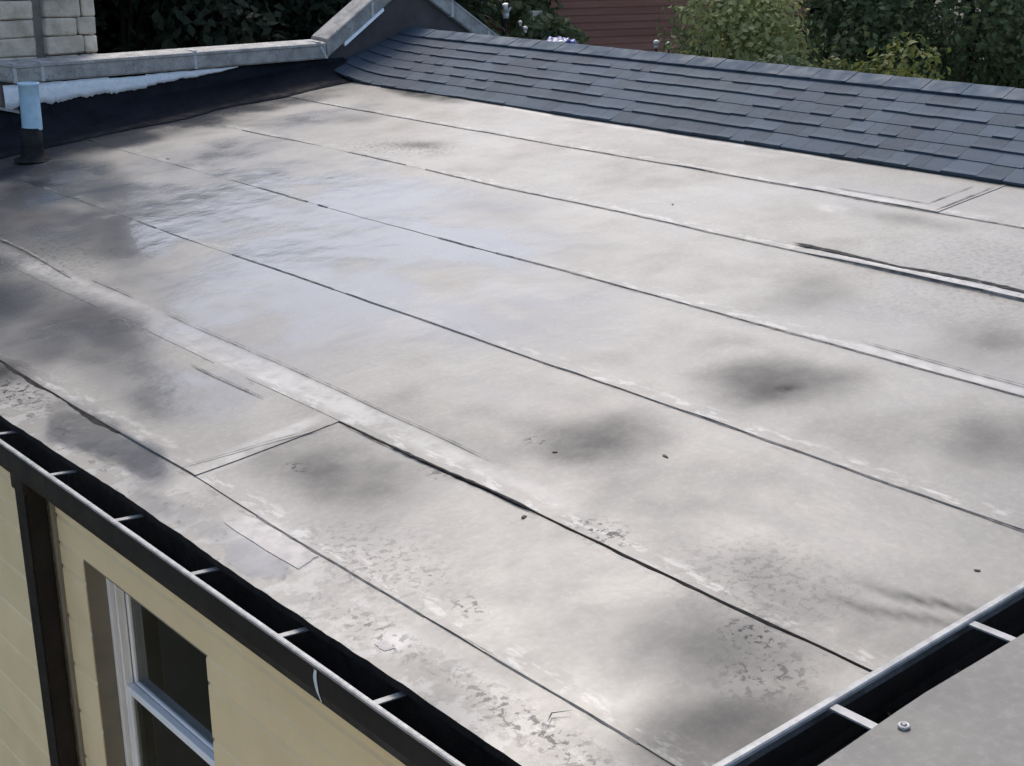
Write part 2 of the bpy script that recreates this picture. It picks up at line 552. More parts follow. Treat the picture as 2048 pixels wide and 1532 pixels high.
sash(FX + 0.052, FX + 0.080, RZ, z1 - 0.030, 0.022, 0.03, 0.020)
sash(FX + 0.018, FX + 0.048, z0 + 0.036, RZ + 0.012, 0.030, 0.034, 0.05)
# dark room behind the glass with a pale inner sill and a curtain
bm = bmesh.new()
add_box(bm, 3.6, 3.65, 2.6, 5.9, -4.6, -2.1)
add_box(bm, 2.11, 3.6, 2.55, 2.6, -4.6, -2.1)
add_box(bm, 2.11, 3.6, 5.9, 5.95, -4.6, -2.1)
add_box(bm, 2.11, 3.6, 2.6, 5.9, -4.65, -4.6)
add_box(bm, 2.11, 3.6, 2.6, 5.9, -2.1, -2.05)
obj('room', bm, weathered('room_dark', (0.016, 0.022, 0.022), (0.024, 0.032, 0.031), 2, 0.9, 0.0, 10, 0.001, 0.0), house)

# ---- fascia, roof deck
box('fascia', WX + 0.005, WX + 0.03, YN, YF, -2.06, -1.975, M_GUTTER, house)
bm = bmesh.new()
add_prism(bm, [(WX + 0.031, roof_z(WX + 0.031) - 0.03), (7.6, roof_z(7.6) - 0.03), (7.6, roof_z(7.6) - 0.10), (WX + 0.031, roof_z(WX + 0.031) - 0.10)], 'y', YN, YF + 0.1)
obj('roof_deck', bm, M_TAR, house)
# back and end walls so that the house is a solid body
bm = bmesh.new()
add_box(bm, 14.0, 14.2, YN, YF + 0.3, GZ, -3.4)
add_box(bm, WX + 0.2, 14.0, YN, YN + 0.2, GZ, -2.15)
obj('wall', bm, M_WALL, house)

# ---- where the old roof is stained, painted with shade or reflections, wet, patched or flaking: (x, y, half-width x, half-width y, turn, strength, soft core)
STAINS_SHADE = [(4.10, 3.08, 0.40, 0.34, 0, 0.62, 0.0), (4.13, 3.06, 0.16, 0.13, 0, 0.8, 0.0), (3.30, 3.25, 0.36, 0.32, 0, 0.55, 0.0), (2.47, 3.72, 0.34, 0.62, 0, 0.42, 0.1),
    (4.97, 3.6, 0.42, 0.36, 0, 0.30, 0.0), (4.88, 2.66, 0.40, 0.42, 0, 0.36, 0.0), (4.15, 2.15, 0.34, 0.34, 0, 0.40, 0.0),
    (5.06, 6.05, 0.35, 0.5, 0, 0.22, 0.0), (6.17, 8.95, 0.32, 0.42, 20, 0.5, 0.0), (7.05, 9.2, 0.22, 1.0, 0, 0.75, 0.2),  # the last one is the gable's shadow, painted in
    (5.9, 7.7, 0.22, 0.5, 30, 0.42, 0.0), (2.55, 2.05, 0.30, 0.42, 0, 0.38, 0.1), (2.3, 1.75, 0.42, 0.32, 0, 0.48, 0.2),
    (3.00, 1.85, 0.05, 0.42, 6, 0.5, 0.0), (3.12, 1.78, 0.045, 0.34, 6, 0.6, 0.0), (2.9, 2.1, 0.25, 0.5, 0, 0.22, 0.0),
    (2.62, 6.2, 0.34, 0.6, 0, 0.75, 0.0), (2.9, 8.7, 0.5, 0.9, 0, 1.0, 0.2), (3.5, 9.75, 0.8, 0.42, 0, 1.0, 0.3), (2.3, 8.6, 0.9, 1.2, 0, 1.0, 0.3), (2.03, 6.6, 0.26, 0.8, 0, 1.0, 0.3), (3.72, 9.15, 0.11, 0.5, 20, 0.9, 0.2), (3.85, 7.85, 0.2, 0.5, 20, 0.40, 0.0), (2.4, 6.9, 0.36, 0.6, 0, 0.95, 0.2), (2.4, 7.8, 0.6, 0.6, 0, 1.0, 0.3), (2.05, 5.9, 0.3, 0.5, 0, 0.8, 0.1),  # left-edge shade and reflections painted in, among them the pipe's reflection
    (3.55, 9.05, 0.4, 0.55, 0, 0.8, 0.1), (3.3, 8.3, 0.35, 0.6, 0, 0.62, 0.0), (4.9, 10.3, 2.4, 0.42, 0, 0.9, 0.3), (4.5, 9.95, 1.4, 0.42, 0, 0.8, 0.1), (6.2, 4.0, 0.18, 0.6, 0, 0.25, 0.0)]  # more left-edge shade, then the parapet's painted shadow with tar along its base
WETS = [(4.15, 6.4, 1.5, 2.9, -8, 1.0, 0.5), (3.3, 5.6, 0.75, 1.6, 0, 0.9, 0.2), (2.45, 5.2, 0.35, 1.0, 0, 0.8, 0.2), (3.88, 9.3, 0.5, 0.8, 0, 1.0, 0.4), (5.0, 10.0, 2.2, 0.6, 0, 0.9, 0.3), (4.5, 5.0, 0.6, 1.2, 0, 0.6, 0.1), (3.6, 8.2, 1.2, 1.8, 0, 0.9, 0.2), (2.5, 6.6, 0.55, 2.2, 0, 0.9, 0.3), (4.9, 8.6, 1.0, 1.4, 0, 0.7, 0.1),
    (2.02, 4.75, 0.16, 0.62, 0, 1.0, 0.75), (1.95, 3.50, 0.075, 0.15, 0, 1.0, 0.7), (1.93, 3.95, 0.08, 0.45, 0, 0.7, 0.4), (3.3, 4.9, 0.5, 0.8, 0, 0.65, 0.0), (3.35, 3.9, 0.3, 0.5, 0, 0.45, 0.0), (6.0, 9.3, 1.0, 1.0, 0, 0.45, 0.0)]
PALES = [(2.845, 5.6, 0.10, 3.2, 0, 0.65, 0.5), (5.487, 2.5, 0.050, 1.7, 0, 1.0, 0.7), (4.575, 2.7, 0.055, 0.6, 0, 0.6, 0.5),
    (2.42, 4.2, 0.42, 0.07, 8, 0.7, 0.4), (2.06, 3.55, 0.10, 0.35, 0, 0.7, 0.4), (1.97, 2.77, 0.07, 0.10, 0, 0.9, 0.3),
    (6.44, 4.2, 0.055, 0.5, 0, 0.5, 0.4), (7.03, 6.6, 0.05, 2.8, 0, 0.7, 0.4), (2.02, 1.62, 0.16, 0.30, 0, 0.55, 0.3), (6.15, 4.35, 0.10, 0.16, 0, 0.6, 0.2)]
FLECKS = [(2.41, 3.93, 0.05, 0.10, 0, 1.0, 0.2), (2.70, 3.5, 0.05, 0.10, 0, 0.9, 0.2), (3.12, 3.42, 0.05, 0.12, 0, 0.9, 0.2), (2.24, 2.74, 0.07, 0.12, 0, 0.9, 0.2),
    (2.26, 2.95, 0.05, 0.10, 0, 0.8, 0.2), (2.80, 2.75, 0.10, 0.20, 0, 0.95, 0.2), (2.67, 2.05, 0.12, 0.16, 0, 1.0, 0.2), (2.55, 1.9, 0.22, 0.22, 0, 0.75, 0.1),
    (1.99, 2.2, 0.10, 0.55, 0, 0.85, 0.1), (4.9, 10.05, 1.7, 0.45, 0, 1.0, 0.2), (3.0, 7.4, 0.4, 1.0, 0, 0.7, 0.0), (1.97, 2.85, 0.10, 0.35, 0, 0.7, 0.1), (2.0, 5.6, 0.14, 0.55, 0, 1.0, 0.3), (2.72, 6.2, 0.12, 0.8, 0, 0.8, 0.1), (2.2, 3.2, 0.3, 0.6, 0, 0.5, 0.0),
    (2.9, 2.2, 0.4, 0.5, 0, 0.45, 0.0), (5.7, 3.0, 1.2, 1.5, 0, 0.35, 0.0), (5.75, 7.75, 0.35, 0.8, 20, 0.75, 0.1)]
PONDS = [(3.80, 9.35, 0.40, 0.75, 0, 0.95, 0.45), (2.02, 4.72, 0.13, 0.5, 0, 1.0, 0.8)]


def marks(me):
    """store those marks on the sheet as a point attribute; the material adds grain and broken edges"""
    n = len(me.vertices)
    co = np.empty(n * 3)
    me.vertices.foreach_get('co', co)
    co = co.reshape(-1, 3)
    x, y = co[:, 0], co[:, 1]
    W = np.array([(mn.noise(Vector((a * 1.8, b * 1.8, 0.3))) + 0.5 * mn.noise(Vector((a * 4.1, b * 4.1, 1.3))), mn.noise(Vector((a * 1.8, b * 1.8, 7.3))) + 0.5 * mn.noise(Vector((a * 4.1, b * 4.1, 9.3)))) for a, b in zip(x, y)])

    def total(items, warp):
        px, py = x + warp * W[:, 0], y + warp * W[:, 1]
        t = np.zeros(n)
        for cx, cy, rx, ry, rot, st, soft in items:
            c_, s_ = math.cos(rad(rot)), math.sin(rad(rot))
            dx, dy = px - cx, py - cy
            d = np.hypot((dx * c_ + dy * s_) / rx, (-dx * s_ + dy * c_) / ry)
            q = np.clip((1 - d) / (1 - soft), 0, 1)
            t = np.maximum(t, st * q * q * (3 - 2 * q))
        return t
    col = np.stack([total(STAINS_SHADE, 0.11), total(WETS, 0.12), total(PALES, 0.014), total(FLECKS, 0.02)], 1)
    a = me.attributes.new('marks', 'FLOAT_COLOR', 'POINT')
    a.data.foreach_set('color', col.astype(np.float32).ravel())
    b = me.attributes.new('pond', 'FLOAT', 'POINT')
    b.data.foreach_set('value', total(PONDS, 0.045).astype(np.float32))


# ---- membrane sheets
SEAM = [1.868, 2.118, 2.745, 3.653, 4.535, 5.445, 6.385, 7.16]


def undul(x, y):
    z = 0.010 * fn(x * 0.9, y * 0.7, 3.1) + 0.0035 * fn(x * 3.0, y * 1.7, 7.7)
    if x > 3.0:
        z += 0.0012 * fn(x * 9.0, y * 4.0, 1.3)
    for cx, cy, r, d in ((4.1, 3.1, 0.4, 0.010), (3.3, 3.25, 0.36, 0.008), (2.45, 3.7, 0.45, 0.006), (5.0, 3.6, 0.4, 0.006), (4.2, 6.4, 0.9, 0.010)):
        q = ((x - cx) ** 2 + (y - cy) ** 2) / r ** 2
        if q < 4: z -= d * math.exp(-q * 1.5)
    return z


def surf(x, y):
    return roof_z(x) + undul(x, y)


def sheet(i, ya, yb, lift=0.0, near_lap=False):
    x0, x1 = SEAM[i], SEAM[i + 1]
    over = 0.10 if i < 6 else 0.0
    nx = max(8, int((x1 - x0 + over) / 0.028))
    ny = max(4, int((yb - ya) / 0.032))
    v, f = [], []
    for a in range(nx + 1):
        t = a / nx
        for b in range(ny + 1):
            y = ya + (yb - ya) * b / ny
            e0 = x0 + 0.006 * fn(y * 1.3, i * 9.1) + 0.003 * fn(y * 7.0, i * 3.3)
            if i == 0: e0 += 0.003 * fn(y * 5.0, 4.4) + 0.003 * fn(y * 23.0, 2.4)
            x = e0 + (x1 + over - e0) * t
            z = surf(x, y) + (0.0052 - 0.0042 * min(1, max(0, (y - 4.0) / 3.0)) * (i > 0)) * (1 - t) + lift
            if t < 0.12 and i > 0:                      # the lap edge ripples and lifts a little
                z += max(0, fn(y * 2.6, i * 5.5)) * 0.006 * (1 - t / 0.12)
                if i == 5 and 2.4 < y < 4.1: z += 0.010 * (1 - t / 0.12) * min(1, (4.1 - y) * 2)
            v.append((x, y, z))
    W = ny + 1
    for a in range(nx):
        for b in range(ny):
            f.append((a * W + b, (a + 1) * W + b, (a + 1) * W + b + 1, a * W + b + 1))
    # the thickness of the sheet: the lower edge drops, so do the ends
    base = len(v)
    for b in range(W):
        x, y, z = v[b]
        v.append((x + 0.0015, y, surf(x, y) - 0.022 if i == 0 else surf(x, y) - 0.004))
    for b in range(ny):
        f.append((b, b + 1, base + b + 1, base + b))
    for bb in (0, ny):
        base = len(v)
        for a in range(nx + 1):
            x, y, z = v[a * W + bb]
            v.append((x, y, surf(x, y) - 0.006))
        for a in range(nx):
            f.append((a * W + bb, (a + 1) * W + bb, base + a + 1, base + a))
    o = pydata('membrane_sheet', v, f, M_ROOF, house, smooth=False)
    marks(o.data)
    o.data.materials.append(M_TAR if i == 0 else M_SEAM)
    fade = (99, 6.5, 5.2, 5.6, 5.6, 6.8, 9.0)[i]
    for q in range(nx * ny, len(f)):
        yy = v[f[q][0]][1]
        if i == 0 or (yy < fade and fn(yy * 2.0, i * 7.0) > (-0.4 if i == 2 else 0.0)) or fn(yy * 3.0, i * 4.0) > 0.25:
            o.data.polygons[q].material_index = 1
    return o


def shade_flat_edges(o):
    me = o.data
    me.polygons.foreach_set('use_smooth', [True] * len(me.polygons))
    try:
        me.set_sharp_from_angle(angle=rad(35))
    except Exception:
        pass


def bead(parent, x0, ya, yb, w, seed, lo=0.0, gap=0.0, fade=None, dz=0.0022, mat=None):
    """tar squeezed out along a lap: a ribbon of changing width with gaps"""
    v, f = [], []
    n = int((yb - ya) / 0.018)
    prev = False
    for k in range(n + 1):
        y = ya + (yb - ya) * k / n
        xe = x0 + 0.006 * fn(y * 1.3, seed * 9.1) + 0.003 * fn(y * 7.0, seed * 3.3) + 0.001
        ww = w * (0.62 + 0.55 * fn(y * 3.1, seed * 2.2, 1.0) + 0.45 * fn(y * 15.0, seed * 1.7, 2.0))
        if fade: ww *= fade(y)
        if fn(y * 1.7, seed * 4.1, 5.0) < gap - 0.5: ww = 0
        ww = max(ww, lo)
        on = ww > 0.0012
        if on:
            xa = xe - ww
            v.append((xe, y, surf(xe, y) + dz + 0.004))
            v.append((xa, y, surf(xa, y) + dz))
            v.append((xa - 0.0015, y, surf(xa, y) - 0.003))
            if prev:
                q = len(v) - 6
                f.append((q, q + 1, q + 4, q + 3))
                f.append((q + 1, q + 2, q + 5, q + 4))
        elif f:
            if len(f) > 3: pydata('seam_bead', v, f, mat or M_SEAM, parent)
            v, f = [], []
        else:
            v, f = [], []
        prev = on
    if len(f) > 3:
        pydata('seam_bead', v, f, mat or M_SEAM, parent)


# eave strip, first strip in two sheets (end lap at y 4.2), then full-length sheets, top strip in two
sheets = {}
for key, i, ya, yb, lift in (('eave', 0, YN, 10.5, 0.0), ('a_near', 1, YN, 4.21, 0.0), ('a_far', 1, 4.15, 10.5, 0.004), ('b', 2, YN, 10.5, 0.0), ('c', 3, YN, 10.5, 0.0), ('d', 4, YN, 10.5, 0.0),
                             ('e', 5, YN, 10.5, 0.0), ('f_near', 6, YN, 3.90, 0.0), ('f_far', 6, 3.86, 10.5, 0.004)):
    sheets[key] = sheet(i, ya, yb, lift)
    shade_flat_edges(sheets[key])


def zone(a, b, s=0.25, lo=0.25):
    def g(y):
        if y < a - s or y > b + s: return lo
        if y < a: return lo + (1 - lo) * (y - a + s) / s
        if y > b: return lo + (1 - lo) * (b + s - y) / s
        return 1.0
    return g


bead(sheets['a_near'], 2.118, 1.95, 3.72, 0.008, 1, 0.0, 0.2)
bead(sheets['a_far'], 2.118, 4.75, 6.6, 0.024, 1, 0.004, 0.0, None, 0.0022, M_TAR)
bead(sheets['b'], 2.745, YN, 4.15, 0.010, 2, 0.004, 0.0, None, 0.0022, M_TAR)
bead(sheets['b'], 2.745, 4.15, 8.5, 0.010, 2, 0.0, 0.35)
bead(sheets['c'], 3.653, YN, 5.4, 0.009, 3, 0.003, 0.0, zone(1.2, 2.6, 1.2, 0.7))
bead(sheets['c'], 3.653, 5.4, 9.3, 0.010, 3, 0.0, 0.45)
bead(sheets['d'], 4.535, YN, 5.3, 0.010, 4, 0.003, 0.0)
bead(sheets['d'], 4.535, 5.3, 8.3, 0.010, 4, 0.0, 0.45)
bead(sheets['e'], 5.445, YN, 6.6, 0.011, 5, 0.003, 0.05)
bead(sheets['e'], 5.445, 6.6, 9.4, 0.010, 5, 0.0, 0.45)
bead(sheets['f_near'], 6.385, YN, 3.9, 0.011, 6, 0.003, 0.0)
bead(sheets['f_far'], 6.385, 3.9, 9.2, 0.012, 6, 0.002, 0.2)


def lap_line(name, parent, pts, w, seed, mat, dz=0.0115):
    """a thin uneven strip along a polyline on top of the sheets"""
    v, f = [], []
    P = [Vector((a, b, 0)) for a, b in pts]
    S = []
    for a, b in zip(P[:-1], P[1:]):
        m = max(2, int((b - a).length / 0.02))
        S += [a.lerp(b, k / m) for k in range(m)]
    S.append(P[-1])
    for k, s_ in enumerate(S):
        d = (S[min(k + 1, len(S) - 1)] - S[max(k - 1, 0)]).normalized()
        nrm = Vector((-d.y, d.x, 0))
        ww = w * max(0.0, 0.6 + 0.6 * fn(k * 0.11, seed) + 0.5 * fn(k * 0.5, seed, 3)) * 0.5 * min(1, k / 4, (len(S) - 1 - k) / 4 + 0.05)
        off = 0.004 * fn(k * 0.06, seed * 2.0, 8)
        for sg in (-1, 1):
            q = s_ + nrm * (off + sg * (ww + 0.0004))
            v.append((q.x, q.y, surf(q.x, q.y) + dz))
        if k:
            j = len(v) - 4
            f.append((j, j + 1, j + 3, j + 2))
    return pydata(name, v, f, mat, parent)


lap_line('seam_bead', sheets['e'], [(5.530, 4.15), (5.525, 3.9), (5.505, 3.5), (5.528, 3.35), (5.545, 3.1), (5.525, 2.85), (5.53, 2.0)], 0.045, 21, M_TAR, 0.0125)
lap_line('seam_bead', sheets['d'], [(4.63, 3.1), (4.622, 2.83), (4.612, 2.6), (4.618, 2.35), (4.62, 1.9)], 0.011, 22, M_SEAM)
lap_line('seam_bead', sheets['f_far'], [(6.475, 4.6), (6.489, 3.97)], 0.012, 23, M_SEAM)
lap_line('seam_bead', sheets['f_far'], [(6.40, 3.885), (6.70, 3.885), (7.0, 3.89)], 0.013, 24, M_SEAM)
lap_line('seam_bead', sheets['f_far'], [(6.48, 3.985), (6.95, 3.99)], 0.010, 25, M_SEAM)
lap_line('seam_bead', sheets['b'], [(2.94, 8.0), (2.935, 7.58), (2.88, 6.85)], 0.016, 26, M_SEAM)
lap_line('seam_bead', sheets['b'], [(2.94, 6.76), (2.94, 6.25)], 0.010, 27, M_SEAM)
lap_line('seam_bead', sheets['b'], [(2.925, 5.9), (2.93, 4.9), (2.915, 4.2), (2.90, 3.4)], 0.008, 35, M_SEAM)
lap_line('seam_bead', sheets['a_far'], [(2.665, 5.18), (2.672, 4.58)], 0.011, 28, M_SEAM)
lap_line('seam_bead', sheets['a_far'], [(2.10, 4.25), (2.45, 4.19), (2.72, 4.125)], 0.009, 29, M_SEAM, 0.014)
lap_line('seam_tear', sheets['b'], [(2.742, 4.12), (2.738, 3.9), (2.74, 3.6), (2.744, 3.3), (2.742, 3.0)], 0.013, 41, M_TAR, 0.010)
lap_line('tear', sheets['a_near'], [(2.018, 2.166), (2.05, 2.185), (2.092, 2.155)], 0.016, 30, M_TAR, 0.0125)
lap_line('coating_streak', sheets['a_near'], [(2.123, 2.63), (2.126, 2.49)], 0.012, 31, M_PATCH, 0.0125)


def patch(parent, pts, mat, dz=0.006):
    bm = bmesh.new()
    c = Vector((sum(p[0] for p in pts) / len(pts), sum(p[1] for p in pts) / len(pts)))
    ring = []
    n = len(pts)
    for i in range(n):
        a, b = pts[i], pts[(i + 1) % n]
        for k in range(5):
            t = k / 5
            x = a[0] + (b[0] - a[0]) * t + 0.006 * fn(i * 3.0 + k, 1.7)
            y = a[1] + (b[1] - a[1]) * t + 0.008 * fn(i * 3.0 + k, 8.7)
            ring.append((x, y))
    T = [bm.verts.new((x, y, surf(x, y) + 0.009 + dz)) for x, y in ring]
    B = [bm.verts.new((x + (x - c.x) * 0.02, y + (y - c.y) * 0.02, surf(x, y) + 0.002)) for x, y in ring]
    m = bm.verts.new((c.x, c.y, surf(c.x, c.y) + 0.009 + dz))
    for i in range(len(ring)):
        j = (i + 1) % len(ring)
        bm.faces.new((T[i], T[j], m))
        bm.faces.new((T[i], B[i], B[j], T[j]))
    return obj('membrane_patch', bm, mat, parent)


patch(sheets['eave'], [(2.010, 3.76), (2.105, 3.70), (2.105, 3.335), (2.015, 3.31)], M_PATCH, -0.0035)
patch(sheets['eave'], [(1.935, 2.80), (1.965, 2.78), (1.96, 2.73), (1.93, 2.74)], M_PATCH, -0.003)

# ---- shingled slope
RX, RZG = 8.0, -1.06                     # ridge
EX, EZ = 7.085, -1.435                   # shingle eave
SL = math.hypot(RX - EX, RZG - EZ)
UX, UZ = (RX - EX) / SL, (RZG - EZ) / SL


def slope_pt(d, y, h):
    """d up the slope from the eave, h off the slope; swept up against the gable"""
    z = EZ + UZ * d + UX * h
    x = EX + UX * d - UZ * h
    if y > 9.9:
        t = (y - 9.9) / 0.7
        z += 0.11 * t * t * (1 - d / SL) * 0.9
    return (x, y, z)


slope = bpy.data.objects.new('shingle_slope', None)
v, f = [], []
ys = [YN + (YF - YN) * k / 60 for k in range(61)]
for y in ys:
    for d, h in ((0.0, -0.004), (SL, -0.004)):
        v.append(slope_pt(d, y, h))
    for d, h in ((0.0, -0.03),):
        v.append(slope_pt(d, y, h))
for k in range(60):
    q = k * 3
    f.append((q, q + 1, q + 4, q + 3))
    f.append((q, q + 3, q + 5, q + 2))
slope = pydata('shingle_slope', v, f, M_SHINGLE, house)
NCOURSE = 7
EXPO = SL / NCOURSE


def shingle_mesh(bm, d0, d1, ya, yb, h0, th, skew=0.0):
    m = 1 if yb < 9.8 else 3
    rows = []
    for k in range(m + 1):
        y = ya + (yb - ya) * k / m
        rows.append([bm.verts.new(slope_pt(d0, y, h0 - 0.006)), bm.verts.new(slope_pt(d0, y, h0 + th)), bm.verts.new(slope_pt(d0 + 0.045, y, h0 + 0.008)), bm.verts.new(slope_pt(d1, y, h0 + 0.003)), bm.verts.new(slope_pt(d1, y, h0 - 0.006))])
    for a, b in zip(rows[:-1], rows[1:]):
        for i in range(5):
            j = (i + 1) % 5
            bm.faces.new((a[i], b[i], b[j], a[j]))
    bm.faces.new(rows[0]); bm.faces.new(list(reversed(rows[-1])))


far_bm = bmesh.new()
for c in range(NCOURSE):
    # backing course then the thicker laminated tabs on top of it, butt edges a little out of line
    y = YN
    d0 = c * EXPO - (0.018 if c == 0 else 0.0)
    while y < YF - 0.02:
        wd = random.choice((0.10, 0.13, 0.16, 0.19, 0.23))
        yb = min(y + wd, YF - 0.005)
        tooth = random.random() < 0.62
        h0 = 0.004 if not tooth else 0.004
        th = 0.016 if tooth else 0.008
        dj = d0 + random.uniform(-0.005, 0.005)
        if yb < 3.25 or y > 9.5:
            shingle_mesh(far_bm, dj, d0 + EXPO + 0.03, y + 0.0015, yb - 0.0015, h0, th)
        else:
            bm = bmesh.new()
            shingle_mesh(bm, dj, d0 + EXPO + 0.03, y + 0.001, yb - 0.001, h0, th)
            obj('shingle', bm, M_SHINGLE, slope)
        y = yb
tag(obj('shingle_run', far_bm, M_SHINGLE, slope), kind='stuff')
# ridge caps and the far slope
bm = bmesh.new()
add_prism(bm, [(RX, RZG - 0.004), (14.3, RZG - 0.41 * 6.3), (14.3, RZG - 0.41 * 6.3 - 0.1), (RX, RZG - 0.104)], 'y', YN, YF - 0.01)
obj('far_slope', bm, M_SHINGLE, house)
y = YN
capbm = bmesh.new()
while y < YF - 0.05:
    yb = min(y + 0.29, YF - 0.01)
    def cap(bm_):
        pr0 = [(-0.14, -0.14 * UZ / UX + 0.020), (0, 0.016), (0.14, -0.14 * 0.41 + 0.012)]
        for (ya_, yb_, h0_, h1_) in ((y, yb + 0.03, 0.009 + random.uniform(0, 0.002), 0.006),):
            A = [bm_.verts.new((RX + a, ya_, RZG + b + h0_)) for a, b in pr0] + [bm_.verts.new((RX + a, ya_, RZG + b)) for a, b in reversed(pr0)]
            B = [bm_.verts.new((RX + a, yb_, RZG + b + h1_)) for a, b in pr0] + [bm_.verts.new((RX + a, yb_, RZG + b)) for a, b in reversed(pr0)]
            for i in range(6):
                j = (i + 1) % 6
                bm_.faces.new((A[i], A[j], B[j], B[i]))
            bm_.faces.new(A); bm_.faces.new(list(reversed(B)))
    if yb < 3.2:
        cap(capbm)
    else:
        bm = bmesh.new(); cap(bm)
        obj('ridge_cap', bm, M_CAP, slope)
    y = yb
tag(obj('ridge_cap_run', capbm, M_SHINGLE, slope), kind='stuff')

# ================================================================== PARAPET AND GABLE
PY = 10.6
parapet = empty('parapet_wall', (5.6, PY + 0.2, GZ), 'stone coped parapet wall rising to a gable at the far end of the flat roof', 'parapet wall')
GX = 7.98                               # gable peak
GB = -0.647                             # underside of the coping at the peak
SLP = 0.64


def under(x):
    """underside of the coping along the wall"""
    g = GB - SLP * abs(x - GX)
    z = max(g, -1.26) if x < GX else max(g, -3.0)
    if x < 4.16: z = max(z, -1.26 + 0.22 * (4.16 - x))
    return z


bm = bmesh.new()
xs = [2.6, 3.2, 4.16, 5.5, GX - (GB + 1.26) / SLP, GX, GX + (GB + 1.26) / SLP, 11.2, 11.66, 14.0]
prof_t = [(x, under(x) - 0.002) for x in xs]
prof_b = [(14.0, GZ), (2.6, GZ)]
A = [bm.verts.new((x, PY, z)) for x, z in prof_t + prof_b]
B = [bm.verts.new((x, PY + 0.18, z)) for x, z in prof_t + prof_b]
for i in range(len(A)):
    j = (i + 1) % len(A)
    bm.faces.new((A[i], A[j], B[j], B[i]))
bm.faces.new(A); bm.faces.new(list(reversed(B)))
bm.normal_update()
bmesh.ops.triangulate(bm, faces=[f_ for f_ in bm.faces if len(f_.verts) > 4])
obj('masonry', bm, M_RENDER, parapet)
box('brown_masonry', 2.7, 4.17, PY - 0.012, PY - 0.001, -1.9, -1.262, M_BROWN, parapet)


def coping(xa, xb):
    """one stone: drip at the front, near-flat weathered top with a small roll at the front arris"""
    bm = bmesh.new()
    m = 4
    fr, bk = PY - 0.06, PY + 0.20
    rings = []
    for k in range(m + 1):
        x = xa + (xb - xa) * k / m
        zu = under(x)
        xm = min(max(x, xa + 0.012), xb - 0.012)
        sl = (under(xm + 0.01) - under(xm - 0.01)) / 0.02
        hh = 0.145 * math.sqrt(1 + min(sl * sl, 0.5))
        j = 0.004 * fn(x * 6, 2.0)
        prof = [(fr + 0.012, zu), (fr + 0.002 + j, zu + 0.014), (fr + j, zu + hh - 0.036), (fr - 0.008, zu + hh - 0.026), (fr - 0.006, zu + hh - 0.006), (fr + 0.012, zu + hh), (bk - 0.02, zu + hh + 0.012), (bk, zu + hh - 0.01), (bk, zu)]
        rings.append([bm.verts.new((x, a, b)) for a, b in prof])
    n = len(rings[0])
    for a, b in zip(rings[:-1], rings[1:]):
        for i in range(n):
            bm.faces.new((a[i], a[(i + 1) % n], b[(i + 1) % n], b[i]))
    bm.faces.new(rings[0]); bm.faces.new(list(reversed(rings[-1])))
    return obj('coping_stone', bm, M_COPE, parapet)


XL, XR_ = GX - (GB + 1.26) / SLP, GX + (GB + 1.26) / SLP
joints = [2.6, 3.3, 4.155, 4.375, 5.705, XL, XL + 0.52, GX, GX + 0.50, XR_, XR_ + 1.1, XR_ + 2.2]
for a, b in zip(joints[:-1], joints[1:]):
    coping(a + 0.006, b - 0.006)
    if b not in (GX,):
        bm = bmesh.new()
        zu = under(b)
        add_box(bm, b - 0.014, b + 0.014, PY - 0.0625, PY + 0.19, zu + 0.004, zu + 0.155)
        if abs(b - XL) < 1e-6:
            s_ = 0.16 if b < GX else -0.16
            for v_ in bm.verts:
                v_.co.x -= s_ * (v_.co.z - zu) / 0.15 * 0.5
        obj('mortar_joint', bm, M_MORTAR, parapet)

# black flashing dressed up the wall and out over a cant onto the roof
v, f = [], []
nx = 90
xs = [2.3 + (7.24 - 2.3) * k / nx for k in range(nx + 1)]
for x in xs:
    zr = roof_z(x)
    top = min(under(x) - 0.004, -1.262) if x > 4.17 else -1.43 - 0.28 * (x - 4.03)
    prof = [(PY - 0.016, top), (PY - 0.02, top - 0.12), (PY - 0.022, top * 0.45 + zr * 0.55), (PY - 0.05, zr + 0.16), (PY - 0.13, zr + 0.07), (PY - 0.24, zr + 0.03), (PY - 0.36 + 0.07 * fn(x * 1.8, 9.0) + 0.02 * fn(x * 9, 4), zr + 0.013), (PY - 0.362 + 0.07 * fn(x * 1.8, 9.0) + 0.02 * fn(x * 9, 4), zr - 0.006)]
    for q, (yy, zz) in enumerate(prof):
        wob = 0.012 * fn(x * 3.5, q * 1.9, 2.0) if 0 < q < 6 else 0
        v.append((x, yy + wob, zz))
W = 8
for k in range(nx):
    for q in range(W - 1):
        f.append((k * W + q, k * W + q + 1, (k + 1) * W + q + 1, (k + 1) * W + q))
o = pydata('flashing', v, f, M_FLASH, parapet, smooth=True)
md = o.modifiers.new('thickness', 'SOLIDIFY'); md.thickness = 0.006; md.offset = -1

# silver coating run along the top of the flashing, ragged at its lower edge
v, f = [], []
nx = 300
for k in range(nx + 1):
    x = 4.06 + (6.12 - 4.06) * k / nx
    t = k / nx
    top = -1.268 - 0.012 * max(0, fn(x * 8, 1.1)) - (0.010 if 0.42 < t < 0.58 else 0)
    hgt = (0.185 * (1 - t) ** 0.85 + 0.006) * (0.98 + 0.22 * fn(x * 5.0, 3.3) + 0.20 * fn(x * 13, 6.0) + 0.10 * fn(x * 38, 2.0))
    if t > 0.97: hgt *= (1 - t) / 0.03
    for q in range(4):
        z = top - hgt * q / 3
        v.append((x, PY - 0.030 - 0.003 * math.sin(math.pi * q / 3) - 0.004 * fn(x * 26, q * 3.0), z))
for k in range(nx):
    for q in range(3):
        f.append((k * 4 + q, k * 4 + q + 1, (k + 1) * 4 + q + 1, (k + 1) * 4 + q))
o = pydata('silver_coating', v, f, M_SILVER, parapet, smooth=True)
md = o.modifiers.new('thickness', 'SOLIDIFY'); md.thickness = 0.004; md.offset = 1
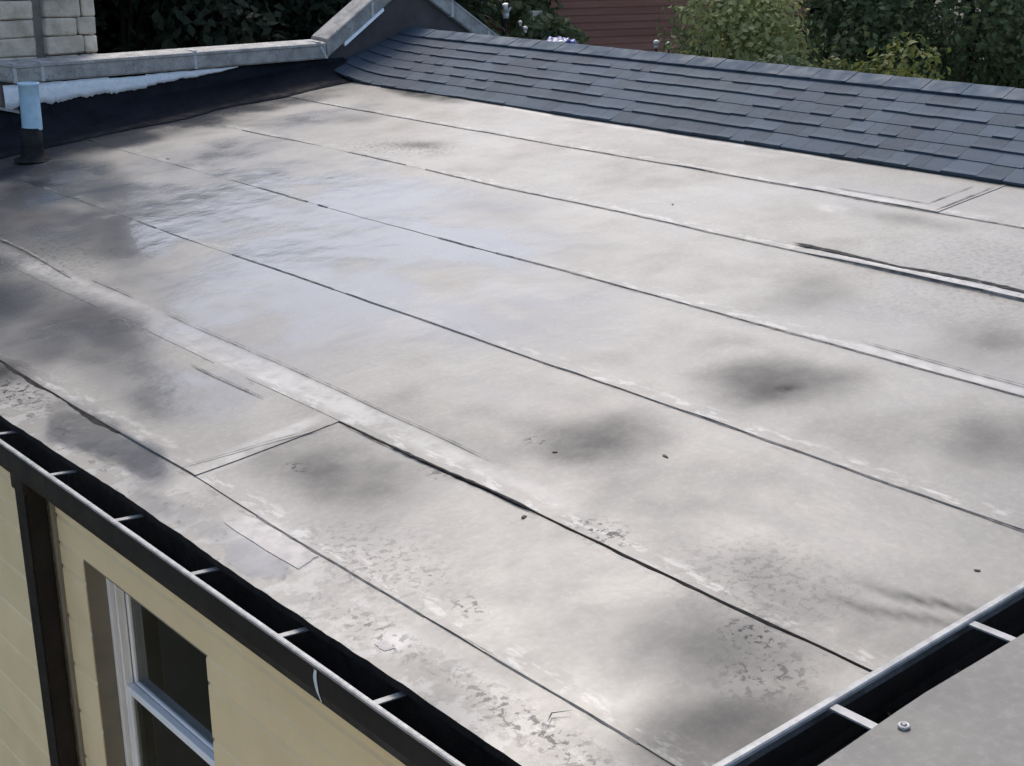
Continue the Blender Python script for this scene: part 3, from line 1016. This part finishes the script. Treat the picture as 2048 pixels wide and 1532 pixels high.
# pale strip for the highlight painted under the rake, and the bar that ends the flashing at the left
bm = bmesh.new()
for xa, xb in ((7.215, 7.66),):
    za, zb = under(xa) - 0.004, under(xb) - 0.004
    p = [bm.verts.new(q) for q in ((xa, PY - 0.075, za - 0.018), (xb, PY - 0.075, zb - 0.014), (xb, PY - 0.066, zb + 0.012), (xa, PY - 0.066, za + 0.012))]
    p2 = [bm.verts.new(q) for q in ((xa, PY - 0.05, za - 0.018), (xb, PY - 0.05, zb - 0.014), (xb, PY - 0.05, zb + 0.012), (xa, PY - 0.05, za + 0.012))]
    bm.faces.new(p); bm.faces.new(list(reversed(p2)))
    for i in range(4):
        bm.faces.new((p[i], p2[i], p2[(i + 1) % 4], p[(i + 1) % 4]))
obj('rake_highlight', bm, M_SILVER, parapet)
bm = bmesh.new()
add_box(bm, 3.2, 4.16, PY - 0.045, PY - 0.025, -1.452, -1.43)
for v_ in bm.verts: v_.co.z -= 0.28 * (v_.co.x - 4.03)
obj('termination_bar', bm, M_RIM, parapet)

# ================================================================== VENT PIPE
vx, vy = 3.985, 9.93
vz = roof_z(vx)
vent = empty('vent_pipe', (vx, vy, vz), 'upright vent pipe, pale blue above and black below, in front of the parapet', 'vent pipe')
R = 0.072
bm = bmesh.new()
add_tube(bm, (vx - 0.01, vy, vz), (vx + 0.004, vy, -1.51), R + 0.004, R + 0.003, 28)
obj('lower_pipe', bm, M_TAR, vent, True)
bm = bmesh.new()
n = 28
prev = None
prof = [(R, -1.525), (R + 0.001, -1.5), (R, -1.40), (R, -1.30), (R, -1.205), (R + 0.006, -1.20), (R + 0.006, -1.185), (R - 0.008, -1.183), (R - 0.010, -1.30)]
rings = []
for r_, z_ in prof:
    rings.append([bm.verts.new((vx + 0.012 + 0.02 * (z_ + 1.5) + r_ * math.cos(2 * math.pi * i / n), vy + r_ * math.sin(2 * math.pi * i / n), z_ + (0.008 * fn(i * 0.7, 3.0) if z_ < -1.51 else 0))) for i in range(n)])
for a, b in zip(rings[:-1], rings[1:]):
    for i in range(n):
        bm.faces.new((a[i], a[(i + 1) % n], b[(i + 1) % n], b[i]))
bm.faces.new(rings[-1])
obj('upper_pipe', bm, M_BLUE, vent, True)
bm = bmesh.new()
prof = [(R + 0.006, vz + 0.10), (R + 0.012, vz + 0.06), (R + 0.02, vz + 0.03), (0.125, vz + 0.018), (0.14, vz + 0.004)]
rings = []
for r_, z_ in prof:
    rings.append([bm.verts.new((vx - 0.008 + r_ * (1 + (0.12 * fn(i * 0.5, 2.0) if r_ > 0.12 else 0)) * math.cos(2 * math.pi * i / n), vy + r_ * math.sin(2 * math.pi * i / n), z_)) for i in range(n)])
for a, b in zip(rings[:-1], rings[1:]):
    for i in range(n):
        bm.faces.new((a[i], a[(i + 1) % n], b[(i + 1) % n], b[i]))
obj('boot', bm, M_TAR, vent, True)

# ================================================================== STONE PIER
pier = empty('stone_pier', (4.5, 11.5, GZ), 'tall pale stone block pier standing behind the parapet coping', 'stone pier')
bm = bmesh.new()
add_box(bm, 3.45, 4.97, 10.90, 12.5, GZ, 2.1)
obj('core', bm, M_CORE, pier)
zc = -1.24
k = 0
while zc < 2.05:
    hh = 0.142
    # quoin stack on the right, its return face, then the wider face on the left set back
    for (xa, xb, ya, yb) in ((4.56, 4.87 if k % 2 else 4.82, 10.81, 11.2), (4.873 if k % 2 else 4.823, 4.985, 10.815, 11.25 if k % 2 else 11.5), (3.9 if k % 2 else 4.12, 4.485, 10.855, 11.3), (3.4, 3.895 if k % 2 else 4.115, 10.855, 11.3)):
        box('stone_block', xa + 0.002, xb - 0.002, ya + random.uniform(0, 0.012), yb, zc + 0.003, zc + hh - 0.001, M_STONE, pier, 0.012, 0.006)
    box('stone_block', 4.72, 4.99, 11.55 if not k % 2 else 11.30, 12.5, zc + 0.006, zc + hh - 0.004, M_STONE, pier, 0.008, 0.003)
    zc += hh + 0.003
    k += 1
box('cap_stone', 3.35, 5.06, 10.78, 12.6, zc, zc + 0.12, M_STONE, pier, 0.012)

# ================================================================== GUTTERS
def gutter(name, axis, a0, a1, flip, ex, rim_z, width, height, hangers, label, drop=0.012):
    """box gutter: ex = coordinate of the outer rim, opening towards +; built along Y (or X), one mesh per part"""
    sgn = flip
    pts = [(0.0, 0.0), (0.0, -0.012), (0.010, -0.024), (0.004, -height * 0.72), (0.012, -height), (width, -height), (width, -0.01)]
    mid = (a0 + a1) / 2
    root = empty(name, (ex, mid, rim_z - height) if axis == 'y' else (mid, ex, rim_z - height), label, 'gutter', 'gutters at the eaves')

    def T(u, a, z):
        return (ex + sgn * u, a, rim_z + z) if axis == 'y' else (a, ex + sgn * u, rim_z + z)
    # outside skin
    bm = bmesh.new()
    t = 0.0025
    outer = pts
    inner = [(u + (t if i < 5 else -t), z + (t if i in (4, 5) else 0)) for i, (u, z) in enumerate(pts)]
    n = int(abs(a1 - a0) / 0.5)
    RO, RI = [], []
    for k in range(n + 1):
        a = a0 + (a1 - a0) * k / n
        w_ = 0.0015 * fn(a * 1.1, 3.3)
        RO.append([bm.verts.new(T(u + w_, a, z)) for u, z in outer])
    for A, B in zip(RO[:-1], RO[1:]):
        for i in range(len(outer) - 1):
            bm.faces.new((A[i], A[i + 1], B[i + 1], B[i]))
    bm.faces.new(RO[0]); bm.faces.new(list(reversed(RO[-1])))
    o = obj('trough_outside', bm, M_GUTTER, root)
    bm = bmesh.new()
    for k in range(n + 1):
        a = a0 + 0.003 + (a1 - a0 - 0.006) * k / n
        w_ = 0.0015 * fn(a * 1.1, 3.3)
        RI.append([bm.verts.new(T(u + w_, a, z)) for u, z in inner])
    for A, B in zip(RI[:-1], RI[1:]):
        for i in range(len(inner) - 1):
            bm.faces.new((A[i], B[i], B[i + 1], A[i + 1]))
    obj('trough_inside', bm, M_TROUGH, root)
    # silt and leaves lying along the bottom
    bm = bmesh.new()
    m = int(abs(a1 - a0) / 0.06)
    rows = []
    for k in range(m + 1):
        a = a0 + 0.01 + (a1 - a0 - 0.02) * k / m
        rows.append([bm.verts.new(T(u, a, -height + 0.010 + 0.012 * max(0, fn(a * 4, u * 30, 1.0) + 0.2))) for u in (0.016, 0.04, 0.07, 0.095, width - 0.006)])
    for A, B in zip(rows[:-1], rows[1:]):
        for i in range(4):
            bm.faces.new((A[i], A[i + 1], B[i + 1], B[i]))
    tag(obj('silt', bm, M_TROUGH, root), kind='stuff')
    # dead leaves caught in it
    v, f = [], []
    g = random.Random(int(abs(ex) * 1000))
    for k in range(int(abs(a1 - a0) * 16)):
        a = a0 + 0.05 + (a1 - a0 - 0.1) * g.random()
        u = g.uniform(0.03, width - 0.035)
        th, l_, w_ = g.uniform(0, 6.3), g.uniform(0.012, 0.026), g.uniform(0.006, 0.012)
        z0_ = -height + 0.020 + g.uniform(0, 0.012)
        q = len(v)
        for (p_, r_, dz) in ((-l_, 0, g.uniform(0, 0.006)), (0, w_, 0.004), (l_, 0, g.uniform(0, 0.010)), (0, -w_, 0.0)):
            v.append(T(u + p_ * math.cos(th) - r_ * math.sin(th), a + p_ * math.sin(th) + r_ * math.cos(th), z0_ + dz))
        f.append((q, q + 1, q + 2, q + 3))
    tag(pydata('leaf_litter', v, f, M_DEAD, root), kind='stuff')
    # rolled rim
    bm = bmesh.new()
    prof = [(-0.003, -0.006), (-0.003, 0.002), (0.002, 0.004), (0.012, 0.004), (0.0145, 0.001), (0.0145, -0.006)]
    RR = []
    for k in range(n * 4 + 1):
        a = a0 + (a1 - a0) * k / (n * 4)
        w_ = 0.0015 * fn(a * 1.1, 3.3) + 0.0008 * fn(a * 6, 1.0)
        RR.append([bm.verts.new(T(u + w_, a, z + 0.001 * fn(a * 3, 7.0))) for u, z in prof])
    for A, B in zip(RR[:-1], RR[1:]):
        for i in range(6):
            bm.faces.new((A[i], A[(i + 1) % 6], B[(i + 1) % 6], B[i]))
    bm.faces.new(RR[0]); bm.faces.new(list(reversed(RR[-1])))
    obj('rim', bm, M_RIM, root)
    for h in hangers:
        bm = bmesh.new()
        hw = 0.011
        for (u0, u1, za, zb) in ((0.0145, width - 0.004, -0.003, -drop),):
            P = [T(u0, h - hw, za), T(u0, h + hw, za), T(u1, h + hw, zb), T(u1, h - hw, zb)]
            Q = [T(u0, h - hw, za - 0.004), T(u0, h + hw, za - 0.004), T(u1, h + hw, zb - 0.004), T(u1, h - hw, zb - 0.004)]
            a_ = [bm.verts.new(p) for p in P]; b_ = [bm.verts.new(p) for p in Q]
            bm.faces.new(a_); bm.faces.new(list(reversed(b_)))
            for i in range(4):
                bm.faces.new((a_[i], b_[i], b_[(i + 1) % 4], a_[(i + 1) % 4]))
        obj('hanger', bm, M_RIM, root)
    return root


RZL = -1.985
HL = [1.56, 2.08, 2.60, 3.07, 3.59, 4.125, 4.66, 5.21, 5.74, 6.28, 6.82, 7.36, 7.9, 8.44, 8.98, 9.52, 10.06]
g1 = gutter('gutter', 'y', 1.36, YF, 1, 1.777, RZL, 0.120, 0.125, HL, 'long dark brown gutter with pale rim above the yellow wall and window', 0.014)
# white bird lime run down its front
bm = bmesh.new()
v, f = [], []
yy, n = 2.865, 10
for k in range(n + 1):
    t = k / n
    c = yy + 0.010 * math.sin(t * 5) - 0.006 * t
    ww = 0.004 + 0.005 * math.sin(t * 3.0 + 0.3) ** 2
    u = 0.0035 + (0.010 - 0.0035) * min(1, t * 4) if t < 0.25 else 0.010 - 0.006 * (t - 0.25) / 0.75
    z = -0.012 - 0.105 * t
    # follow the face of the trough
    uf = np.interp(-z, [0.0, 0.012, 0.024, 0.09, 0.125], [0.0, 0.0, 0.010, 0.004, 0.012])
    for sg in (-1, 1):
        v.append((1.777 + uf - 0.0025, c + sg * ww, RZL + z))
for k in range(n):
    f.append((2 * k, 2 * k + 1, 2 * k + 3, 2 * k + 2))
pydata('white_drip', v, f, M_DRIP, g1)

g2 = gutter('gutter', 'x', 0.2, 6.8, -1, 1.277, -1.40, 0.122, 0.125, [0.47, 0.95, 1.42, 1.903, 2.381, 2.86, 3.34, 3.82, 4.3, 4.78, 5.26, 5.74, 6.22], 'black gutter with pale cross straps along the edge of the nearest grey roof', 0.002)

# ================================================================== DOWNPIPE
dp = empty('downpipe', (1.835, 5.0, GZ), 'square dark brown downpipe on the yellow wall beside the window', 'downpipe')
bm = bmesh.new()
add_prism(bm, [(1.797, 4.965), (1.882, 4.965), (1.882, 5.070), (1.797, 5.070)], 'y', 0, 1)
for v_ in bm.verts:                       # profile lies in plan: swap so it runs down
    x_, a_, z_ = v_.co
    v_.co = (x_, z_, GZ + 0.25 if a_ < 0.5 else RZL - 0.127)
bmesh.ops.bevel(bm, geom=[e for e in bm.edges if abs(e.verts[0].co.z - e.verts[1].co.z) > 1], offset=0.007, segments=2, affect='EDGES')
obj('pipe', bm, M_PIPE, dp)
box('outlet', 1.790, 1.886, 4.958, 5.077, RZL - 0.19, RZL - 0.126, M_PIPE, dp, 0.004)
for zz in (-4.6, -6.8):
    box('bracket', 1.792, WX - 0.001, 4.955, 5.08, zz - 0.02, zz + 0.02, M_PIPE, dp, 0.003)
# added strip standing in for the highlight along the pipe's near edge
box('edge_highlight', 1.884, WX + 0.003, 4.930, 4.952, GZ + 0.3, RZL - 0.14, M_JAMB, dp, 0.003)

# ================================================================== NEAREST HOUSE (the roof the viewer stands on)
nh = empty('house', (2.0, -2.0, GZ), 'nearest house with a plain grey roof beyond the gutter at the lower right corner', 'house')
bm = bmesh.new()
add_box(bm, -3.0, 6.7, -6.0, 1.13, GZ, -1.62)
obj('wall', bm, M_WALL, nh)
v, f = [], []
nx, ny = 110, 40
for a in range(nx + 1):
    x = -3.0 + 9.75 * a / nx
    e = 1.155 + 0.007 * fn(x * 2.2, 5.0) + 0.004 * fn(x * 9.0, 3.0)
    for b in range(ny + 1):
        y = e - 7.0 * (b / ny) ** 1.5
        v.append((x, y, -1.388 + 0.06 * (e - y) + 0.006 * fn(x * 1.6, y * 1.6, 4.0)))
    v.append((x, e + 0.001, -1.398))
    v.append((x, e - 0.02, -1.410))
W = ny + 3
for a in range(nx):
    for b in range(ny):
        f.append((a * W + b, a * W + b + 1, (a + 1) * W + b + 1, (a + 1) * W + b))
    f.append((a * W, (a + 1) * W, (a + 1) * W + ny + 1, a * W + ny + 1))
    f.append((a * W + ny + 1, (a + 1) * W + ny + 1, (a + 1) * W + ny + 2, a * W + ny + 2))
o = pydata('membrane_sheet', v, f, M_ROOF2, nh)
shade_flat_edges(o)
box('fascia', -3.0, 6.7, 1.131, 1.150, -1.62, -1.412, M_GUTTER, nh)

# a washer lying on it
wx_, wy_ = 1.925, 1.132
wx_, wy_ = 1.915, 1.118
wz_ = -1.388 + 0.06 * (1.155 - wy_) + 0.004
ws = empty('washer', (wx_, wy_, wz_), 'small steel washer and screw head on the nearest grey roof', 'washer')
bm = bmesh.new()
n = 24
prof = [(0.0058, 0.0), (0.0058, 0.003), (0.0075, 0.004), (0.0100, 0.004), (0.0115, 0.002), (0.0115, 0.0)]
rings = [[bm.verts.new((wx_ + r_ * math.cos(2 * math.pi * i / n), wy_ + r_ * math.sin(2 * math.pi * i / n), wz_ + z_)) for i in range(n)] for r_, z_ in prof]
for a in range(len(rings)):
    A, B = rings[a], rings[(a + 1) % len(rings)]
    for i in range(n):
        bm.faces.new((A[i], A[(i + 1) % n], B[(i + 1) % n], B[i]))
obj('ring', bm, M_STEEL, ws, True)
bm = bmesh.new()
add_tube(bm, (wx_ + 0.001, wy_ + 0.001, wz_ - 0.001), (wx_ + 0.001, wy_ + 0.001, wz_ + 0.004), 0.004, 0.0032, 10)
obj('screw', bm, M_STEEL, ws, True)

# ================================================================== LOOSE LEAVES AND SCRAPS ON THE ROOF
def scrap(x, y, s_, label, rotz, kind='dead_leaf'):
    bm = bmesh.new()
    n = 9
    top, bot = [], []
    for i in range(n):
        a = 2 * math.pi * i / n
        r_ = s_ * (0.6 + 0.5 * random.random())
        px, py = r_ * math.cos(a) * random.uniform(1.2, 2.0), r_ * math.sin(a) * random.uniform(0.5, 1.0)
        z = 0.05 * s_ * abs(math.cos(a)) * random.uniform(0.2, 1)
        top.append(bm.verts.new((px, py, z + 0.002))); bot.append(bm.verts.new((px * 0.96, py * 0.96, z)))
    c1 = bm.verts.new((0, 0, 0.0022)); c0 = bm.verts.new((0, 0, 0.001))
    for i in range(n):
        j = (i + 1) % n
        bm.faces.new((top[i], top[j], c1)); bm.faces.new((bot[j], bot[i], c0)); bm.faces.new((top[i], bot[i], bot[j], top[j]))
    o = obj(kind, bm, M_DEAD)
    i = max(k for k in range(7) if SEAM[k] <= x)
    t = (x - SEAM[i]) / (SEAM[i + 1] + 0.10 - SEAM[i])
    o.location = (x, y, surf(x, y) + (0.0052 - 0.0042 * min(1, max(0, (y - 4.0) / 3.0))) * (1 - t) + 0.001)
    o.rotation_euler = (0, 0, rotz)
    return tag(o, label, 'dead leaf', 'dead leaves on the flat roof')


LV = [(5.713, 5.133, 0.016, 'tiny dark leaf scrap lying between the two topmost roof seams'),
      (6.496, 5.997, 0.018, 'tiny dark scrap just above the top seam, halfway along the shingles'),
      (6.803, 7.18, 0.020, 'small dark leaf near the shingle edge, farther of two lying close together'),
      (6.737, 6.95, 0.030, 'long thin dark leaf near the shingle edge, nearer of two lying close together'),
      (4.593, 9.011, 0.020, 'dark scrap on the wet roof right of the vent pipe'),
      (3.10, 3.30, 0.014, 'tiny dark scrap at the left fringe of the middle grey stain'),
      (3.33, 2.98, 0.018, 'dark leaf at the right edge of the middle grey stain'),
      (3.36, 1.78, 0.015, 'lone dark leaf on the roof close to the black gutter'),
      (2.70, 3.02, 0.020, 'dark leaf just below the seam in the lower middle of the roof')]
for q in LV:
    scrap(q[0], q[1], q[2] * 0.55, q[3], random.uniform(0, 3))

# ================================================================== RED BUILDING BEYOND
def at(az_dir, dist, z):
    return Vector((az_dir[0] * dist, az_dir[1] * dist, z))


D_B = 27.0
pL = Vector((0.6655, 0.7464, 0)) * D_B          # left end of the wall as seen
pR = Vector((0.80, 0.60, 0)) * (D_B + 3)
tv = (pR - pL).normalized()
nv = Vector((tv.y, -tv.x, 0))                   # points away from or towards the viewer
if nv.dot(pL) > 0: nv = -nv
rb = empty('building', ((pL.x + pR.x) / 2, (pL.y + pR.y) / 2, GZ), 'dark red boarded building beyond the shingled ridge', 'building')
LW = (pR - pL).length


def wall_box(bm, u0, u1, d0, d1, z0, z1, bev=0.0):
    vs = add_box(bm, u0, u1, d0, d1, z0, z1, bev)
    return bm


def placed(name, bm, mat, parent):
    for v_ in bm.verts:
        p = pL + tv * v_.co.x + nv * v_.co.y
        v_.co = (p.x, p.y, v_.co.z)
    return obj(name, bm, mat, parent)


bm = bmesh.new(); add_box(bm, 0.0, LW, -8.0, 0.0, GZ, 1.5); placed('wall', bm, M_BRICKRED, rb)
zz = -3.6
while zz < -0.4:
    bm = bmesh.new()
    add_box(bm, 0.16, LW, 0.001, 0.03, zz, zz + 0.137)
    for v_ in bm.verts:
        if v_.co.y > 0.02 and v_.co.z > zz + 0.1: v_.co.y -= 0.014
    placed('siding_board', bm, M_BRICKRED, rb)
    zz += 0.14
bm = bmesh.new(); add_box(bm, -0.02, 0.15, 0.0, 0.10, GZ, 1.4, 0.01); placed('corner_pipe', bm, M_GREYPIPE, rb)
bm = bmesh.new(); add_prism(bm, [(-8.4, 1.4), (0.4, 1.4), (-4.0, 3.6)], 'x', -0.4, LW + 0.4); placed('roof', bm, M_SLATEROOF, rb)
# the lower wing at its left with close louvres
wing = bpy.data.objects.new('wing', None)
bm = bmesh.new(); add_box(bm, -0.62, -0.03, -5, -0.35, GZ, 0.8); wing = placed('wing', bm, M_BRICKRED, rb)
zz = -3.0
while zz < -0.6:
    bm = bmesh.new(); add_box(bm, -0.60, -0.04, -0.349, -0.31, zz, zz + 0.055)
    placed('louvre', bm, M_BRICKRED, wing)
    zz += 0.085


def ray_pt(px, py, D):
    cx, cy, f_ = 1024, 766, 2720
    pit = rad(19.14)
    a, b = (px - cx) / f_, -(py - cy) / f_
    fw, up = math.cos(pit) + b * math.sin(pit), -math.sin(pit) + b * math.cos(pit)
    X = 0.752 * a + 0.659 * fw
    Y = -0.659 * a + 0.752 * fw
    h = math.hypot(X, Y)
    return Vector((X / h * D, Y / h * D, up / h * D))


# cream box on a brown post, globe lamps, tarp
p = ray_pt(1071, 35, 25.5)
ac = empty('meter_box', (p.x, p.y, GZ), 'square cream box on a brown post in front of the red building', 'meter box')
box('box', p.x - 0.13, p.x + 0.13, p.y - 0.08, p.y + 0.08, p.z - 0.12, p.z + 0.12, M_CREAM, ac, 0.015)
box('post', p.x - 0.10, p.x + 0.10, p.y - 0.05, p.y + 0.05, GZ, p.z - 0.121, M_BROWN, ac, 0.01)


def globe_lamp(px, py, D, r_, label):
    p = ray_pt(px, py, D)
    t = empty('garden_lamp', (p.x, p.y, GZ), label, 'garden lamp', 'white garden lamps beyond the roof')
    bm = bmesh.new()
    bmesh.ops.create_uvsphere(bm, u_segments=16, v_segments=10, radius=r_)
    for v_ in bm.verts:
        if v_.co.z < 0: v_.co.x *= 1 + 0.25 * v_.co.z / r_; v_.co.y *= 1 + 0.25 * v_.co.z / r_
        v_.co += p
    obj('globe', bm, M_WHITE, t, True)
    bm = bmesh.new(); add_tube(bm, (p.x, p.y, p.z - r_ * 1.7), (p.x, p.y, p.z - r_ * 0.8), r_ * 0.55, r_ * 0.6, 12)
    obj('neck', bm, M_WHITE, t, True)
    bm = bmesh.new(); add_tube(bm, (p.x, p.y, GZ), (p.x, p.y, p.z - r_ * 1.7), 0.03, 0.012, 8)
    obj('post', bm, M_TAR, t, True)


globe_lamp(1012, 17, 21.5, 0.085, 'large white globe lamp among the leaves right of the gable')
globe_lamp(1041, 45, 22.0, 0.032, 'small white lamp, upper of the two left of the cream box')
globe_lamp(1051, 57, 21.8, 0.038, 'small white lamp, lower of the two left of the cream box')
globe_lamp(1313, 86, 22.0, 0.050, 'white lamp before the red wall, left of the pair by the bushes')
globe_lamp(1338, 89, 22.0, 0.045, 'white lamp at the bush edge, right of the pair by the bushes')
globe_lamp(494, 19, 24.0, 0.045, 'white lamp glimpsed in the dark trees left of the gable')

# folded tarpaulin over a frame below the red wall
p = ray_pt(1118, 84, 22.0)
tp = empty('tarpaulin', (p.x, p.y, GZ), 'blue and white tarpaulin bundle just showing above the ridge', 'tarpaulin')
bm = bmesh.new()
n = 14
vv = [[bm.verts.new((p.x + (i / n - 0.5) * 0.50, p.y + (j / n - 0.5) * 0.4, p.z + 0.06 * math.cos((i / n - 0.5) * 3) + 0.05 * fn(i * 0.5, j * 0.5, 2) - 0.5 * max(0, abs(j / n - 0.5) - 0.35))) for j in range(n + 1)] for i in range(n + 1)]
for i in range(n):
    for j in range(n):
        bm.faces.new((vv[i][j], vv[i + 1][j], vv[i + 1][j + 1], vv[i][j + 1]))
o = obj('cover', bm, M_TARP, tp, True)
md = o.modifiers.new('t', 'SOLIDIFY'); md.thickness = 0.02
bm = bmesh.new(); bmesh.ops.create_icosphere(bm, subdivisions=2, radius=0.055)
for v_ in bm.verts: v_.co = Vector((v_.co.x * 1.6, v_.co.y, v_.co.z)) + p + Vector((-0.14, -0.20, 0.0))
obj('white_bundle', bm, M_WHITE, tp, True)
box('stand', p.x - 0.22, p.x + 0.22, p.y - 0.15, p.y + 0.15, GZ, p.z - 0.02, M_GREYPIPE, tp)

# ================================================================== TREES
def leaf_mesh(name, centers, radii, n, size, mat, parent, seed, up=0.35, elong=1.7):
    g = np.random.default_rng(seed)
    cs = np.asarray(centers, float); rs = np.asarray(radii, float)
    wgt = rs ** 2 / (rs ** 2).sum()
    idx = g.choice(len(cs), n, p=wgt)
    d = g.normal(size=(n, 3)); d /= np.linalg.norm(d, axis=1)[:, None]
    r = rs[idx] * (g.random(n) ** 0.35) * (0.85 + 0.3 * g.random(n))
    c = cs[idx] + d * r[:, None] * np.array([1, 1, 0.8])
    nrm = d * 0.8 + g.normal(size=(n, 3)) * 0.55 + np.array([0, 0, up])
    nrm /= np.linalg.norm(nrm, axis=1)[:, None]
    a = np.cross(nrm, g.normal(size=(n, 3))); a /= np.linalg.norm(a, axis=1)[:, None]
    b = np.cross(nrm, a)
    s = size * (0.55 + 0.9 * g.random(n))[:, None]
    la, lb = a * s * elong * 0.5, b * s * 0.5
    fold = nrm * s * 0.16
    V = np.empty((n, 4, 3))
    V[:, 0] = c - la; V[:, 1] = c + lb + fold; V[:, 2] = c + la; V[:, 3] = c - lb + fold
    me = bpy.data.meshes.new(name)
    me.vertices.add(n * 4); me.vertices.foreach_set('co', V.reshape(-1))
    me.loops.add(n * 4); me.loops.foreach_set('vertex_index', np.arange(n * 4, dtype=np.int32))
    me.polygons.add(n); me.polygons.foreach_set('loop_start', np.arange(0, n * 4, 4, dtype=np.int32))
    me.update(calc_edges=True)
    return link(name, me, mat, parent)


def tree(x, y, top, width, n, size, mat, label, name='tree', cat='tree', base_frac=0.12, seed=1, blobs=26, group=None, trunk_r=0.16):
    g = random.Random(seed)
    H = top - GZ
    t = empty(name, (x, y, GZ), label, cat, group)
    cs, rs = [], []
    zlo = GZ + H * base_frac
    for k in range(blobs):
        u = g.random()
        z = zlo + (top - zlo) * (u ** 0.9)
        prof = math.sin(math.pi * min(1, 0.18 + 0.80 * (z - zlo) / (top - zlo))) ** 0.7
        rr = width * 0.5 * prof * (0.45 + 0.5 * g.random())
        a = g.random() * 2 * math.pi
        br = width * (0.15 + 0.11 * g.random())
        cs.append((x + rr * math.cos(a), y + rr * math.sin(a), min(z, top - br * 0.7)))
        rs.append(br)
    bm = bmesh.new()
    pts = [Vector((x, y, GZ))]
    for k in range(1, 7):
        pts.append(Vector((x + g.uniform(-0.1, 0.1) * k * 0.5, y + g.uniform(-0.1, 0.1) * k * 0.5, GZ + H * 0.86 * k / 6)))
    for k in range(6):
        add_tube(bm, pts[k], pts[k + 1], trunk_r * (1 - k / 6.8), trunk_r * (1 - (k + 1) / 6.8), 9)
    obj('trunk', bm, M_BARK, t, True)
    bm = bmesh.new()
    for c in cs[::3]:
        k = min(5, max(1, int((c[2] - GZ) / H * 6 * 0.8)))
        p0, p1 = pts[k], Vector(c)
        mid = p0.lerp(p1, 0.5) + Vector((0, 0, 0.12 * (p1 - p0).length))
        add_tube(bm, p0, mid, trunk_r * 0.32, trunk_r * 0.2, 6)
        add_tube(bm, mid, p1, trunk_r * 0.2, trunk_r * 0.06, 6)
    obj('limbs', bm, M_BARK, t, True)
    leaf_mesh('crown', cs, rs, n, size, mat, t, seed)
    return t


def tree_at(px, dist, top_el, width, n, size, mat, label, **kw):
    p = ray_pt(px, 60, dist)
    return tree(p.x, p.y, math.tan(rad(top_el)) * dist, width, n, size, mat, label, **kw)


GT = 'trees beyond the roof'
tree_at(-330, 21, 27, 6.0, 24000, 0.13, F_DARK, 'tall dark tree at the far left behind the stone pier', seed=3, group=GT, blobs=40)
tree_at(60, 24, 7, 5.0, 60000, 0.11, F_DARK, 'dark tree directly behind the stone pier', seed=5, group=GT, blobs=80)
tree_at(250, 20, 4.0, 5.0, 70000, 0.10, F_DARK, 'dark tree just right of the stone pier', seed=8, group=GT, blobs=80)
tree_at(430, 22, 5.0, 5.5, 70000, 0.10, F_DARK, 'dark tree in the middle of the gap between pier and gable', seed=13, group=GT, blobs=80)
tree_at(640, 21, 4.0, 5.0, 70000, 0.10, F_DARK, 'dark tree close to the left slope of the gable', seed=21, group=GT, blobs=80)
tree_at(1000, 25, 3.0, 2.6, 8000, 0.12, F_MID, 'narrow tree between the gable and the red building', seed=34, group=GT, blobs=24)
tree_at(1445, 19, 1.5, 3.3, 42000, 0.05, F_LIGHT, 'light green feathery tree against the red wall', seed=55, group=GT, blobs=34)
tree_at(1680, 22, 5.0, 5.0, 48000, 0.062, F_MID, 'dark green tree in the middle right of the light green one', seed=89, group=GT, blobs=38)
tree_at(1960, 21, 6.0, 5.0, 48000, 0.062, F_MID, 'dark tree at the right edge beyond the ridge', seed=144, group=GT, blobs=38)
tree_at(2260, 24, 7.0, 6.0, 14000, 0.14, F_DARK, 'dark tree beyond the right edge of the shingled ridge', seed=233, group=GT, blobs=34)
tree_at(1690, 15.8, -5.5, 0.9, 3500, 0.045, F_YELLOW, 'low yellow green shrub just showing over the ridge', name='shrub', cat='shrub', seed=378, blobs=16, trunk_r=0.05)
tree_at(1800, 15.5, -4.75, 2.1, 8000, 0.045, F_YELLOW, 'taller and wider yellow green leafy shrub rising above the ridge', name='shrub', cat='shrub', seed=377, blobs=22, trunk_r=0.06)
tree_at(2010, 15.0, -5.9, 1.0, 4000, 0.05, F_LIGHT, 'small pale green shrub at the right end of the ridge', name='shrub', cat='shrub', seed=610, blobs=16, trunk_r=0.05)
tree_at(1560, 16.5, -5.5, 1.6, 7000, 0.05, F_MID, 'mid green low shrub hugging the ridge below the light tree', name='shrub', cat='shrub', seed=987, blobs=18, trunk_r=0.05)
# ---- a far wood that closes the view behind the single trees
cs, rs = [], []
g = random.Random(4)
for k in range(150):
    az = rad(-20 + 110 * g.random())
    D = 46 + 16 * g.random()
    cs.append((math.sin(az) * D, math.cos(az) * D, g.uniform(GZ, -0.5 if az > rad(18) else 8)))
    rs.append(2.3 + 1.3 * g.random())
tag(leaf_mesh('woods', cs, rs, 60000, 0.5, F_DARK, None, 77), kind='stuff')
